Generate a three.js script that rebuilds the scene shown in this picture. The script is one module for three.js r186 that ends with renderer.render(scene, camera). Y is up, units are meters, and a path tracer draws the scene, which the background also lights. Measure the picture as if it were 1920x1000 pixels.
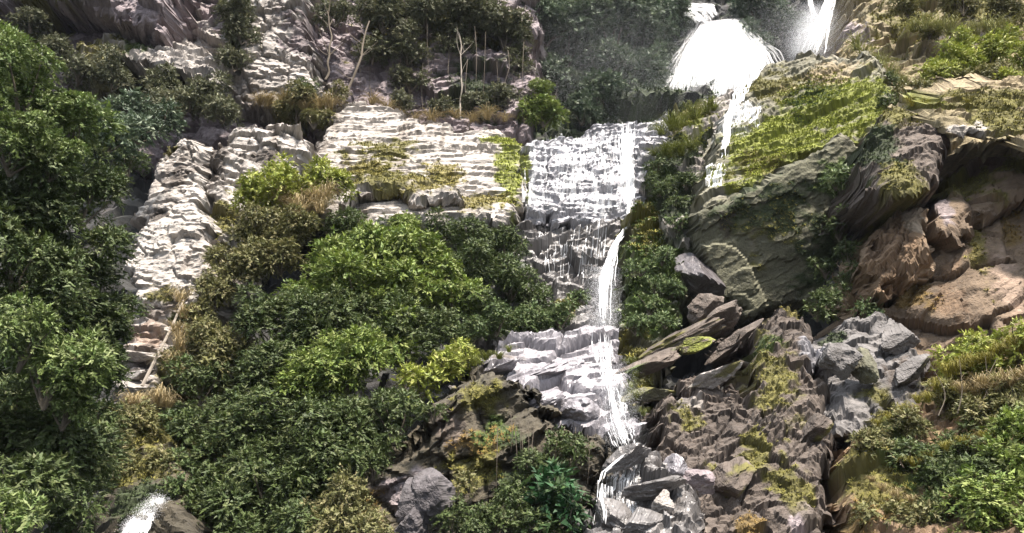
import * as THREE from 'three';
import { mergeGeometries } from 'three/addons/utils/BufferGeometryUtils.js';

// ---------------------------------------------------------------- camera, sky, sun, exposure
const PITCH = 18 * Math.PI / 180, EYE = new THREE.Vector3(0, 1.6, 0);
const scene = new THREE.Scene();
const camera = new THREE.PerspectiveCamera(36, 1024 / 533, 0.1, 400);
camera.position.copy(EYE); camera.rotation.x = PITCH;
const sunDir = new THREE.Vector3(0.22, 0.86, 0.42).normalize();
{
  const W = 128, H = 64, d = new Float32Array(W * H * 4);
  for (let j = 0; j < H; j++) for (let i = 0; i < W; i++) {
    const el = (j + 0.5) / H * Math.PI - Math.PI / 2, az = (i + 0.5) / W * Math.PI * 2 - Math.PI;
    const e = Math.max(0, Math.sin(el)), o = (j * W + i) * 4, low = el < 0 ? 0.3 : 1;
    const dx = Math.cos(el) * Math.cos(az), dz = Math.cos(el) * Math.sin(az), dy = Math.sin(el);
    const c = Math.max(0, dx * sunDir.x + dy * sunDir.y + dz * sunDir.z), g = 0.7 * Math.pow(c, 4), L = (0.34 + 0.66 * e + g) * low;      // bright cloud, brightest overhead and round the veiled sun
    d[o] = L * 0.93; d[o + 1] = L * 0.98; d[o + 2] = L * 1.08; d[o + 3] = 1;
  }
  const t = new THREE.DataTexture(d, W, H, THREE.RGBAFormat, THREE.FloatType);
  t.mapping = THREE.EquirectangularReflectionMapping; t.magFilter = t.minFilter = THREE.LinearFilter; t.needsUpdate = true;
  scene.background = t; scene.environment = t; scene.backgroundIntensity = 0.45; scene.environmentIntensity = 0.45;
}
const sun = new THREE.DirectionalLight(0xfff3e6, 3.2);
sun.position.copy(sunDir).multiplyScalar(80).add(new THREE.Vector3(0, 10, -26)); sun.target.position.set(0, 10, -26);
sun.castShadow = true; sun.shadow.mapSize.set(4096, 4096); sun.shadow.radius = 10;
Object.assign(sun.shadow.camera, { left: -45, right: 45, top: 45, bottom: -45, near: 1, far: 200 });
scene.add(sun, sun.target);
scene.fog = new THREE.FogExp2(0xd0daf0, 0.00012);
const renderer = new THREE.WebGLRenderer({ antialias: true });
renderer.setSize(1024, 533); renderer.shadowMap.enabled = true;
renderer.toneMapping = THREE.LinearToneMapping; renderer.toneMappingExposure = 4.9;

// ---------------------------------------------------------------- helpers
const V = (x, y, z) => new THREE.Vector3(x, y, z);
function RNG(s) { let a = (s * 2654435761) >>> 0; return () => { a = (a + 0x6D2B79F5) >>> 0; let t = Math.imul(a ^ (a >>> 15), 1 | a); t = (t + Math.imul(t ^ (t >>> 7), 61 | t)) ^ t; return ((t ^ (t >>> 14)) >>> 0) / 4294967296; }; }
const hash = (x, y = 0, z = 0) => { let h = Math.imul(x | 0, 374761393) ^ Math.imul(y | 0, 668265263) ^ Math.imul(z | 0, 1274126177); h = Math.imul(h ^ (h >>> 13), 1103515245); h ^= h >>> 16; h = Math.imul(h, 2246822519); return ((h ^ (h >>> 13)) >>> 0) / 4294967296; };
const PERM = new Uint8Array(512), VAL = new Float32Array(256);
{ const r = RNG(77), p = [...Array(256).keys()]; for (let i = 255; i > 0; i--) { const j = Math.floor(r() * (i + 1)); [p[i], p[j]] = [p[j], p[i]]; } for (let i = 0; i < 512; i++) PERM[i] = p[i & 255]; for (let i = 0; i < 256; i++) VAL[i] = r() * 2 - 1; }
function noise(x, y, z = 0) {                                        // smooth value noise, -1..1
  const x0 = Math.floor(x), y0 = Math.floor(y), z0 = Math.floor(z); let fx = x - x0, fy = y - y0, fz = z - z0;
  fx = fx * fx * (3 - 2 * fx); fy = fy * fy * (3 - 2 * fy); fz = fz * fz * (3 - 2 * fz);
  const X = x0 & 255, Y = y0 & 255, Z = z0 & 255, A = PERM[X] + Y, B = PERM[X + 1] + Y, a0 = PERM[A & 511] + Z, a1 = PERM[(A + 1) & 511] + Z, b0 = PERM[B & 511] + Z, b1 = PERM[(B + 1) & 511] + Z;
  const p = VAL[PERM[a0 & 511]], q = VAL[PERM[b0 & 511]], r = VAL[PERM[a1 & 511]], s = VAL[PERM[b1 & 511]];
  const u = p + (q - p) * fx, v = r + (s - r) * fx, w0 = u + (v - u) * fy; if (fz === 0) return w0;
  const p1 = VAL[PERM[(a0 + 1) & 511]], q1 = VAL[PERM[(b0 + 1) & 511]], r1 = VAL[PERM[(a1 + 1) & 511]], s1 = VAL[PERM[(b1 + 1) & 511]];
  const u1 = p1 + (q1 - p1) * fx, v1 = r1 + (s1 - r1) * fx, w1 = u1 + (v1 - u1) * fy; return w0 + (w1 - w0) * fz;
}
const fbm = (x, y, z, o = 4) => { let a = 0.5, s = 0; for (let i = 0; i < o; i++) { s += a * noise(x, y, z); x = x * 2.03 + 7.1; y = y * 2.03 - 3.7; z = z * 2.03 + 1.3; a *= 0.5; } return s; };
const ridge = (x, y, z, o = 3) => { let a = 0.55, s = 0; for (let i = 0; i < o; i++) { s += a * (1 - 2 * Math.abs(noise(x, y, z))); x = x * 2.1 + 3.3; y = y * 2.1 + 1.9; a *= 0.5; } return s; };
const cellOut = { h: 0, g: 0, k: 0, dx: 0, dy: 0, gap: 0 };
function cell(x, y, seed) {                                          // nearest seed point: its own random numbers, the offset from it, the distance to the next cell
  const X = Math.floor(x), Y = Math.floor(y); let b1 = 1e9, b2 = 1e9, s1 = 0;
  for (let j = -1; j <= 1; j++) for (let i = -1; i <= 1; i++) {
    const p = PERM[(PERM[((X + i) & 255)] + ((Y + j) & 255)) & 511], q = PERM[(p + (seed & 127)) & 511], ox = X + i + 0.5 + VAL[q] * 0.46 - x, oy = Y + j + 0.5 + VAL[(q + 101) & 255] * 0.46 - y, d = ox * ox + oy * oy;
    if (d < b1) { b2 = b1; b1 = d; s1 = q; cellOut.dx = -ox; cellOut.dy = -oy; } else if (d < b2) b2 = d;
  }
  cellOut.h = VAL[(s1 + 37) & 255]; cellOut.g = VAL[(s1 + 73) & 255]; cellOut.k = VAL[(s1 + 151) & 255]; cellOut.tone = VAL[(s1 + 199) & 255]; cellOut.gap = Math.sqrt(b2) - Math.sqrt(b1); return cellOut;
}
const clamp = (x, a = 0, b = 1) => Math.min(b, Math.max(a, x));
const sstep = (a, b, x) => { const t = clamp((x - a) / (b - a)); return t * t * (3 - 2 * t); };
const FOC = 500 / Math.tan(18 * Math.PI / 180), CP = Math.cos(PITCH), SP = Math.sin(PITCH);
function ray(px, py) { const x = (px - 960) / FOC, y = (500 - py) / FOC; return V(x, SP + y * CP, -CP + y * SP); }
function at(px, py, d) { const r = ray(px, py); return r.multiplyScalar(d / -r.z).add(EYE); }     // a sight line of the survey and its distance into the valley
const perPx = (d) => d / FOC / CP;                                   // metres across one photograph pixel at distance d
const used = {};
function numbered(n) { used[n] = (used[n] || 0) + 1; return used[n] === 1 ? n : `${n}_${String(used[n] - 1).padStart(3, '0')}`; }
function add(o, name, label, category, group, kind) {
  o.name = numbered(name); o.userData.label = label; o.userData.category = category;
  if (group) o.userData.group = group; if (kind) o.userData.kind = kind;
  o.traverse((m) => { if (m.isMesh) { m.castShadow = true; m.receiveShadow = true; } });
  scene.add(o); return o;
}
const Q = (u, x) => u[Math.floor(x * u.length) % u.length];

// ---------------------------------------------------------------- materials
function grain(size, fn, colour) {
  const a = new Uint8Array(size * size * 4);
  for (let j = 0; j < size; j++) for (let i = 0; i < size; i++) { const v = fn(i / size, j / size), o = (j * size + i) * 4; for (let c = 0; c < 3; c++) a[o + c] = clamp(v, 0, 1) * 255; a[o + 3] = 255; }
  const t = new THREE.DataTexture(a, size, size); t.wrapS = t.wrapT = THREE.RepeatWrapping; t.magFilter = THREE.LinearFilter; t.minFilter = THREE.LinearMipmapLinearFilter; t.generateMipmaps = true;
  if (colour) t.colorSpace = THREE.SRGBColorSpace; t.needsUpdate = true; return t;
}
const tile = (fx, fy, s) => (u, v) => {                             // seamless noise: a torus in value-noise space
  const q = (a, b) => noise(a, b, s), x = u * fx, y = v * fy, wx = u, wy = v;
  return (q(x, y) * (1 - wx) * (1 - wy) + q(x - fx, y) * wx * (1 - wy) + q(x, y - fy) * (1 - wx) * wy + q(x - fx, y - fy) * wx * wy);
};
const gA = tile(9, 14, 1.5), gB = tile(26, 34, 8.5), gC = tile(70, 80, 15.5), gD = tile(150, 160, 25.5);
const rockMap = grain(512, (u, v) => 0.80 + 0.10 * gA(u, v) + 0.12 * gB(u, v) + 0.12 * gC(u, v) + 0.08 * gD(u, v), true);
const rockBump = grain(512, (u, v) => 0.5 + 0.2 * (1 - 2 * Math.abs(gA(u, v))) + 0.2 * gB(u, v) + 0.2 * (1 - 2 * Math.abs(gC(u, v))) + 0.1 * gD(u, v));
rockMap.repeat.set(0.42, 0.42); rockBump.repeat.set(0.42, 0.42);
const rockMat = new THREE.MeshStandardMaterial({ vertexColors: true, map: rockMap, bumpMap: rockBump, bumpScale: 0.05, roughness: 0.92, flatShading: true });
const wetMat = new THREE.MeshStandardMaterial({ vertexColors: true, map: rockMap, bumpMap: rockBump, bumpScale: 0.04, roughness: 0.42, flatShading: true });
const leafMat = new THREE.MeshPhysicalMaterial({ vertexColors: true, roughness: 0.55, transmission: 0.45, thickness: 0, specularIntensity: 0.35 });
const mossMat = new THREE.MeshStandardMaterial({ roughness: 0.95 });
const barkMat = new THREE.MeshStandardMaterial({ color: new THREE.Color().setRGB(0.085, 0.07, 0.052), roughness: 0.95, bumpMap: rockBump, bumpScale: 0.02 });
const paleBark = new THREE.MeshStandardMaterial({ color: new THREE.Color().setRGB(0.22, 0.195, 0.165), roughness: 0.9 });
const foamMat = new THREE.MeshStandardMaterial({ color: new THREE.Color().setRGB(0.86, 0.88, 0.90), roughness: 0.35 });
const veilMat = new THREE.MeshStandardMaterial({ color: new THREE.Color().setRGB(0.86, 0.88, 0.90), roughness: 0.5, transparent: true, opacity: 0.2 });
const filmMat = new THREE.MeshStandardMaterial({ color: new THREE.Color().setRGB(0.86, 0.88, 0.90), roughness: 0.3, transparent: true, opacity: 0.42 });
const sprayMat = new THREE.MeshStandardMaterial({ color: new THREE.Color().setRGB(0.88, 0.90, 0.93), roughness: 0.6 });

// ---------------------------------------------------------------- rock masses
const PAL = {                                                        // [main, second, stain] real albedos
  pale: [[0.47, 0.44, 0.41], [0.33, 0.30, 0.275], [0.20, 0.17, 0.145]],
  cream: [[0.55, 0.515, 0.475], [0.38, 0.345, 0.31], [0.20, 0.17, 0.14]],
  mauve: [[0.34, 0.29, 0.30], [0.20, 0.165, 0.175], [0.11, 0.085, 0.09]],
  wet: [[0.44, 0.44, 0.47], [0.27, 0.27, 0.295], [0.14, 0.135, 0.15]],
  lav: [[0.35, 0.335, 0.36], [0.23, 0.22, 0.24], [0.12, 0.11, 0.12]],
  brown: [[0.30, 0.205, 0.12], [0.19, 0.125, 0.075], [0.38, 0.29, 0.20]],
  rust: [[0.225, 0.165, 0.11], [0.155, 0.112, 0.075], [0.31, 0.25, 0.20]],
  taupe: [[0.14, 0.112, 0.092], [0.085, 0.068, 0.056], [0.22, 0.185, 0.155]],
  face: [[0.165, 0.162, 0.105], [0.115, 0.115, 0.075], [0.21, 0.195, 0.14]],
  earth: [[0.085, 0.07, 0.045], [0.05, 0.045, 0.03], [0.12, 0.10, 0.06]],
  crust: [[0.26, 0.25, 0.18], [0.19, 0.18, 0.13], [0.36, 0.34, 0.29]],
  ash: [[0.21, 0.20, 0.195], [0.13, 0.122, 0.118], [0.08, 0.073, 0.067]],
  slate: [[0.14, 0.128, 0.135], [0.085, 0.078, 0.082], [0.06, 0.054, 0.054]],
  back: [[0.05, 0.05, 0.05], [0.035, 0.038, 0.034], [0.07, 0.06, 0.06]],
  sand: [[0.36, 0.29, 0.18], [0.22, 0.19, 0.10], [0.16, 0.14, 0.07]],
};
const MOSS = { lime: [0.22, 0.25, 0.035], olive: [0.15, 0.14, 0.03], green: [0.075, 0.115, 0.025], dark: [0.04, 0.06, 0.02], gold: [0.20, 0.175, 0.045], ochre: [0.18, 0.12, 0.035] };
const mossClump = (() => {                                           // a cushion of short blades
  const p = [], r = RNG(5);
  for (let k = 0; k < 9; k++) {
    const a = r() * 6.28, t = 0.4 + r() * 0.7, l = 0.7 + r() * 0.6, w = 0.22, c = Math.cos(a), s = Math.sin(a);
    p.push(-s * w, 0, c * w, s * w, 0, -c * w, c * l * t, l * (1.1 - t * 0.6), s * l * t);
  }
  const g = new THREE.BufferGeometry(); g.setAttribute('position', new THREE.Float32BufferAttribute(p, 3)); g.computeVertexNormals(); return g;
})();
let mossTotal = 0;
const masses = {};
function sdPoly(P, x, y) {
  let d = 1e9, s = 1;
  for (let i = 0, j = P.length - 1; i < P.length; j = i++) {
    const ex = P[j][0] - P[i][0], ey = P[j][1] - P[i][1], wx = x - P[i][0], wy = y - P[i][1];
    const t = clamp((wx * ex + wy * ey) / (ex * ex + ey * ey)), bx = wx - ex * t, by = wy - ey * t;
    d = Math.min(d, bx * bx + by * by);
    const c1 = y >= P[i][1], c2 = y < P[j][1], c3 = ex * wy > ey * wx;
    if ((c1 && c2 && c3) || (!c1 && !c2 && !c3)) s = -s;
  }
  return s * -Math.sqrt(d);
}
function inside(P, x, y) { let r = false; for (let i = 0, j = P.length - 1; i < P.length; j = i++) if ((P[i][1] > y) !== (P[j][1] > y) && x < (P[j][0] - P[i][0]) * (y - P[i][1]) / (P[j][1] - P[i][1]) + P[i][0]) r = !r; return r; }
/* o: poly (outline), plane (three surveyed points on its face), tilt (degrees the beds rise to the right), th bed thickness, len joint spacing, amp bed relief,
   rough, pal, moss blobs [px, py, rx, ry, colour, amount], back thickness, edge rounding, res */
function rock(o) {
  const seed = o.seed || 1, [A, B, C] = o.plane.map((p) => at(...p));
  const n = B.clone().sub(A).cross(C.clone().sub(A)).normalize(); if (n.dot(A.clone().sub(EYE)) > 0) n.negate();
  const u = V(0, 1, 0).cross(n).normalize(), v = n.clone().cross(u);
  const hit = (px, py) => { const r = ray(px, py), t = A.clone().sub(EYE).dot(n) / r.dot(n); return r.multiplyScalar(t).add(EYE); };
  const loc = (w) => { const q = w.clone().sub(A); return [q.dot(u), q.dot(v)]; };
  const P = o.poly.map(([x, y]) => loc(hit(x, y)));
  const edge = o.edge ?? 0.5, back = o.back ?? 2.5, side = o.side ?? 0.38, wob = o.wob ?? 0.25;
  const res = o.res ?? 0.07, th = o.th ?? 0.6, len = o.len ?? 2.2, amp = o.amp ?? 0.3, rough = o.rough ?? 0.12, big = o.big ?? 0.3;
  const ta = (o.tilt || 0) * Math.PI / 180, ct = Math.cos(ta), st = Math.sin(ta), fine = o.fine ?? 1;
  const blobs = (o.moss || []).map(([x, y, rx, ry, col, a]) => { const c = loc(hit(x, y)), e = loc(hit(x + rx, y)), f = loc(hit(x, y - ry)); return { c, rx: Math.hypot(e[0] - c[0], e[1] - c[1]), ry: Math.hypot(f[0] - c[0], f[1] - c[1]), col: MOSS[col] || col, a: a ?? 1, tuft: !!MOSS[col] }; });
  const pal = PAL[o.pal || 'pale'];
  let x0 = 1e9, x1 = -1e9, y0 = 1e9, y1 = -1e9; for (const [x, y] of P) { x0 = Math.min(x0, x); x1 = Math.max(x1, x); y0 = Math.min(y0, y); y1 = Math.max(y1, y); }
  const mg = side + wob + 0.1; x0 -= mg; x1 += mg; y0 -= mg; y1 += mg;
  let tint = 0, stain = 0;
  const bedAt = (x, y) => {
    let s = y * ct - x * st, t = y * st + x * ct;
    s += 0.5 * noise(t * 0.22, s * 0.15, seed) * (o.bend ?? 1) + 0.16 * noise(t * 0.9, s * 0.8, seed + 9);
    const q = s / th + 0.9 * noise(s * 0.55 / th, seed * 3.1, 4.5) + 0.5 * noise(t * 0.5, s * 0.4, seed + 30), k = Math.floor(q), f = q - k;
    const bb = hash(k, Math.floor(t * 0.16 + 0.5 * noise(s, t * 0.3, seed)), seed + 77);
    let h = amp * (o.lay ?? 0.55) * ((bb - 0.5) * 1.1 + (f - 0.5) * (hash(k, seed, 4) - 0.6) * 0.8);
    // broken blocks along the beds, each a tilted facet; then smaller chips on them
    let c = cell(t / len + 0.4 * noise(t * 0.6, s * 0.6, seed + 5), s / (th * (o.blk ?? 1.5)) + 0.25 * noise(t * 1.2, s, seed + 6), seed);
    tint = 0.5 + 0.5 * c.tone; h += amp * (0.62 * c.h + c.dx * c.g * 0.9 + c.dy * (c.k - 0.25) * 1.0); if (c.gap < 0.10) h -= amp * (o.groove ?? 0.35) * (1 - c.gap / 0.10);
    c = cell(t / (len * 0.36) + 7 + 0.3 * noise(t * 2, s * 2, seed + 7), s / (th * 0.55) + 0.3 * noise(t * 2, s * 3, seed + 8), seed + 17);
    tint = tint * 0.65 + 0.35 * (0.5 + 0.5 * c.tone); h += (0.05 + amp * 0.30) * (0.55 * c.h + c.dx * c.g * 1.1 + c.dy * (c.k - 0.2) * 1.1); 
    c = cell(t * 3.4 / Math.sqrt(len) , s * 5.5, seed + 29); h += 0.055 * fine * (0.6 * c.h + c.dx * c.g * 1.2 + c.dy * c.k * 1.2);
    return h;
  };
  const height = (x, y) => {
    let h = bedAt(x, y);
    h += big * 1.4 * fbm(x * 0.33, y * 0.33, seed + 0.5, 3);
    h += rough * (ridge(x * 0.95, y * 1.2, seed + 2.5, 2) * 0.4 + fbm(x * 2.6, y * 3.2, seed + 3.5, 3) * 0.7);
    h += 0.03 * fine * noise(x * 9, y * 11, seed + 6.5);
    return h;
  };
  const NX = Math.ceil((x1 - x0) / res), NY = Math.ceil((y1 - y0) / res), id = new Int32Array((NX + 1) * (NY + 1)).fill(-1);
  const pos = [], col = [], uv = [], idx = [], tufts = [];
  const SD = new Float32Array((NX + 1) * (NY + 1));
  for (let j = 0; j <= NY; j++) for (let i = 0; i <= NX; i++) {
    const x = x0 + i * res, y = y0 + j * res;
    let d = Math.abs(sdPoly(P, x, y)) * (inside(P, x, y) ? 1 : -1);
    { const c = cell(x * 1.3, y * 1.6, seed + 90); d += wob * 0.9 * c.h; const e = cell(x * 3.6, y * 4.2, seed + 91); d += wob * 0.35 * e.h; }
    d -= 0.1; d += wob * (0.8 * noise(x * 0.8, y * 0.8, seed + 11) + 0.5 * noise(x * 2.3, y * 2.3, seed + 12) + 0.25 * noise(x * 6, y * 6, seed + 13));
    SD[j * (NX + 1) + i] = d;
  }
  const away = V(0, o.under ?? 0.12, -1).addScaledVector(n, -0.25).normalize();
  const rnd = RNG(seed * 31 + 7), W = V(0, 0, 0);
  for (let j = 0; j <= NY; j++) for (let i = 0; i <= NX; i++) {
    const q = j * (NX + 1) + i, d = SD[q]; if (d < -side - res * 1.5) continue;
    const x = x0 + i * res, y = y0 + j * res;
    let h = height(x, y); const bt = tint;
    if (d < edge) { const t = clamp(1 - d / edge); h -= edge * (1 - Math.sqrt(Math.max(0, 1 - t * t))) * (o.bevel ?? 0.8); }
    let drop = 0; if (d < 0) { const f = Math.min(1, -d / side) * 4, k = Math.floor(f); drop = (k + sstep(0.5, 1, f - k) * 0.75 + (f - k) * 0.25) / 4 * back * (1 + 0.25 * noise(x * 1.7, y * 1.7, seed + 66)); }
    id[q] = pos.length / 3;
    W.copy(A).addScaledVector(u, x).addScaledVector(v, y).addScaledVector(n, h).addScaledVector(away, drop);
    if (d < 0.12) {                                                  // the flanks turn back with beds and lumps of their own
      const k = Math.min(1, (0.12 - d) / 0.3), f = -Math.max(0, -d) / side * back;
      const a = noise(x * 0.9 + 3, f * 1.7, seed + 61) * 0.28 + noise(x * 2.4 + y, f * 4.1, seed + 62) * 0.14 + noise(x * 6 + y, f * 9, seed + 64) * 0.06, b = noise(y * 1.3, f * 1.9 + 5, seed + 63) * 0.24 + noise(y * 4 + x, f * 5, seed + 65) * 0.1;
      W.addScaledVector(v, a * k).addScaledVector(u, b * k);
    }
    pos.push(W.x, W.y, W.z); uv.push(x + seed * 0.37, y + (d < 0 ? -d / side * back * 0.8 : 0));
    // colour of the stone itself: patches, beds, run-off stains, lichen
    let k = clamp(0.5 + 1.1 * fbm(x * 0.6, y * 0.9, seed + 20.5, 4)), L = 0.82 + 0.36 * bt;
    const sv = sstep(0.12, 0.42, fbm(x * 1.9, y * 0.28, seed + 21.5, 3) + (o.stain ?? 0)) * 0.75;
    const sp = sstep(0.25, 0.5, fbm(x * 4.5, y * 5.5, seed + 22.5, 3)) * 0.35;
    let c = [0, 1, 2].map((z) => { let a = pal[0][z] * (1 - k) + pal[1][z] * k; a *= L; a += (pal[2][z] - a) * sv; a += (pal[1][z] * 0.8 - a) * sp; return a; });
    let mm = 0;
    const mn = 0.9 * fbm(x * 1.1, y * 1.6, seed + 40.5, 4) + 0.35 * noise(x * 5, y * 7, seed + 41);
    for (const b of blobs) {
      const r = Math.hypot((x - b.c[0]) / b.rx, (y - b.c[1]) / b.ry); if (r > 1.5) continue;
      const m = sstep(-0.05, 0.25, (1 - r) * 0.9 + mn + (b.a - 1)) * (b.tuft ? 0.92 : 0.85);
      const vv = 0.75 + 0.5 * hash(i, j, seed) * 0.6 + 0.25 * noise(x * 3, y * 3, seed + 50);
      for (let z = 0; z < 3; z++) c[z] += (b.col[z] * vv - c[z]) * m;
      if (b.tuft && m > 0.55) { mm = m; if (d > 0.05 && rnd() < res * res * (o.tuftDensity ?? 130)) { const ja = (rnd() - 0.5) * res * 2.4, jb = (rnd() - 0.5) * res * 2.4; tufts.push([W.x + u.x * ja + v.x * jb, W.y + u.y * ja + v.y * jb, W.z + u.z * ja + v.z * jb, b.col]); } }
    }
    col.push(c[0], c[1], c[2]);
  }
  for (let j = 0; j < NY; j++) for (let i = 0; i < NX; i++) {
    const a = id[j * (NX + 1) + i], b = id[j * (NX + 1) + i + 1], c = id[(j + 1) * (NX + 1) + i], d = id[(j + 1) * (NX + 1) + i + 1];
    if (a < 0 || b < 0 || c < 0 || d < 0) continue;
    idx.push(a, b, d, a, d, c);
  }
  const g = new THREE.BufferGeometry(); g.setAttribute('position', new THREE.Float32BufferAttribute(pos, 3)); g.setAttribute('color', new THREE.Float32BufferAttribute(col, 3)); g.setAttribute('uv', new THREE.Float32BufferAttribute(uv, 2));
  g.setIndex(idx); g.computeVertexNormals();
  const m = new THREE.Mesh(g, o.wet ? wetMat : rockMat);
  if (tufts.length) {
    const im = new THREE.InstancedMesh(mossClump, mossMat, tufts.length), M = new THREE.Matrix4(), cc = new THREE.Color(), qq = new THREE.Quaternion(), up = V(0, 1, 0), nn = V(0, 0, 0);
    tufts.forEach(([x, y, z, b], k) => { const s = (o.tuft ?? 0.055) * (0.5 + rnd() * 1.1); nn.copy(n).add(V(rnd() - 0.5, 0.5 + rnd() * 0.6, rnd() - 0.5)).normalize(); qq.setFromUnitVectors(up, nn); M.compose(V(x, y, z), qq, V(s, s * (0.8 + rnd() * 0.6), s)); im.setMatrixAt(k, M); const w = 0.65 + rnd() * 0.6; im.setColorAt(k, cc.setRGB(b[0] * w, b[1] * w, b[2] * w)); });
    im.name = 'moss'; im.userData.kind = 'stuff'; m.add(im); mossTotal += tufts.length;
  }
  if (o.parent) { m.name = o.name; m.castShadow = m.receiveShadow = true; o.parent.add(m); } else add(m, o.name, o.label, o.category || 'rock', o.group, o.kind);
  const R = { mesh: m, n, u, v, A, height, hit, loc, on(px, py, lift = 0) { const w = hit(px, py), [x, y] = loc(w); return w.addScaledVector(n, height(x, y) + lift); } };
  if (o.key) masses[o.key] = R;
  return R;
}
let leafStats = 0;
// ---------------------------------------------------------------- the gorge wall and its rock masses
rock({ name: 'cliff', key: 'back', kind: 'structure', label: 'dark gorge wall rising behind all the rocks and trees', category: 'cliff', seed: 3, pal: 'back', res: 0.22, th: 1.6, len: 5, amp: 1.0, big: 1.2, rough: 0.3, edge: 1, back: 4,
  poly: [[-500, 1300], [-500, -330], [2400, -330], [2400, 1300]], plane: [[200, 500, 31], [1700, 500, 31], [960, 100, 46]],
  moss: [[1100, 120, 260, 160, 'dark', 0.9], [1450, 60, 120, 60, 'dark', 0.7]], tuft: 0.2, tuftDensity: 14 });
rock({ name: 'cliff_face', key: 'ul', kind: 'structure', label: 'weathered grey layered cliff face with pale blocks above the trees', category: 'cliff', seed: 11, pal: 'mauve', tilt: -16, th: 0.75, len: 2.6, amp: 0.5, groove: 0.5, big: 0.6, edge: 0.6, back: 6,
  poly: [[-260, -200], [800, -200], [760, 60], [690, 170], [640, 260], [430, 290], [250, 300], [120, 200], [-260, 150]], plane: [[100, 100, 34.5], [600, 100, 35.5], [350, -50, 36]],
  moss: [[300, 180, 120, 50, 'dark', 0.8], [90, 60, 130, 40, 'olive', 0.65], [440, 120, 60, 120, 'dark', 0.7], [330, 30, 36, 70, PAL.pale[0], 1.3], [350, 95, 80, 40, PAL.pale[0], 1], [520, 60, 70, 70, PAL.wet[0], 0.95], [500, 150, 60, 30, PAL.pale[0], 1.1]] });
rock({ name: 'cliff_overhang', label: 'dark jutting layered overhang at the top of the grey cliff', category: 'rock', seed: 12, pal: 'mauve', tilt: -14, th: 0.5, amp: 0.4, edge: 0.3, back: 2.6,
  poly: [[-200, -160], [340, -160], [310, -10], [300, 50], [240, 30], [170, 12], [60, -10], [-200, 10]], plane: [[0, -50, 32.5], [300, -50, 33], [150, -120, 33.5]], moss: [[60, -20, 120, 30, 'olive', 0.8]] });
rock({ name: 'rock_ledge', label: 'tilted pale rock ledge casting a dark curved line across the grey cliff', category: 'rock', seed: 13, pal: 'pale', tilt: -18, th: 0.32, len: 1.6, amp: 0.35, edge: 0.35, back: 2.2,
  poly: [[150, 75], [250, 62], [330, 66], [400, 84], [425, 125], [400, 140], [340, 128], [290, 112], [235, 100], [150, 108]], plane: [[200, 90, 32.6], [420, 110, 33], [300, 70, 34]], moss: [[190, 95, 70, 30, 'olive', 0.9], [250, 85, 40, 20, 'green', 0.8]] });
rock({ name: 'cliff_buttress', label: 'pale broken cliff buttress above the dark curved recess', category: 'rock', seed: 14, pal: 'pale', tilt: -6, th: 0.7, len: 1.5, amp: 0.35, groove: 0.6, edge: 0.4, back: 2.4, stain: 0.08,
  poly: [[415, -150], [590, -150], [575, 60], [600, 130], [630, 190], [600, 214], [530, 208], [455, 190], [430, 130], [425, 60]], plane: [[440, 100, 33.2], [600, 100, 33.4], [520, -50, 34.2]], moss: [[440, 60, 30, 90, 'dark', 0.9], [560, 60, 40, 60, PAL.mauve[1], 0.9], [560, 190, 60, 24, 'olive', 1]] });
rock({ name: 'cliff_face', key: 'ul2', kind: 'structure', label: 'brown cliff with hanging roots behind the pale ledge', category: 'cliff', seed: 15, pal: 'mauve', tilt: 4, th: 1.1, len: 2, amp: 0.5, edge: 0.6, back: 4, stain: 0.1,
  poly: [[560, -200], [1020, -200], [1010, 60], [1000, 250], [800, 270], [640, 260], [600, 150]], plane: [[650, 100, 35.5], [980, 100, 36.5], [800, -50, 38]], moss: [[850, 40, 150, 70, 'olive', 0.75], [700, 60, 50, 80, 'olive', 0.7], [900, 170, 90, 60, 'dark', 0.8]] });
// the pale sunlit ledge and the wet ledge beside it
rock({ name: 'rock_terrace', key: 'band', label: 'broad pale terrace of thin rock beds with yellow moss', category: 'rock', seed: 21, pal: 'cream', tilt: 2, th: 0.4, len: 3.8, amp: 0.12, lay: 0.8, blk: 1.0, groove: 1.0, big: 0.25, rough: 0.04, fine: 0.4, stain: 0.12, edge: 0.4, back: 4, res: 0.06,
  poly: [[575, 330], [590, 262], [650, 178], [715, 182], [790, 228], [900, 236], [965, 246], [995, 262], [990, 412], [870, 418], [800, 420], [620, 410]], plane: [[620, 320, 29], [980, 320, 29.4], [800, 240, 31.4]],
  moss: [[955, 300, 26, 80, 'lime', 1], [720, 290, 90, 40, 'olive', 0.75], [690, 320, 60, 30, 'gold', 0.85], [830, 330, 60, 40, 'gold', 0.75], [900, 380, 80, 26, 'gold', 0.8], [730, 340, 90, 22, 'olive', 1], [950, 260, 40, 12, 'lime', 1]], tuft: 0.06 });
rock({ name: 'moss_boulder', label: 'low mossy boulder jutting over a black hollow below the pale terrace', category: 'rock', seed: 22, pal: 'pale', tilt: 10, th: 0.4, amp: 0.2, edge: 0.5, back: 1.6, res: 0.06,
  poly: [[635, 372], [665, 340], [720, 318], [800, 315], [860, 335], [880, 372], [800, 368], [770, 380], [745, 358], [690, 368]], plane: [[660, 360, 27], [860, 350, 27.4], [760, 320, 28.2]], moss: [[720, 335, 90, 26, 'olive', 1], [800, 345, 60, 20, 'gold', 0.9]] });
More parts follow.
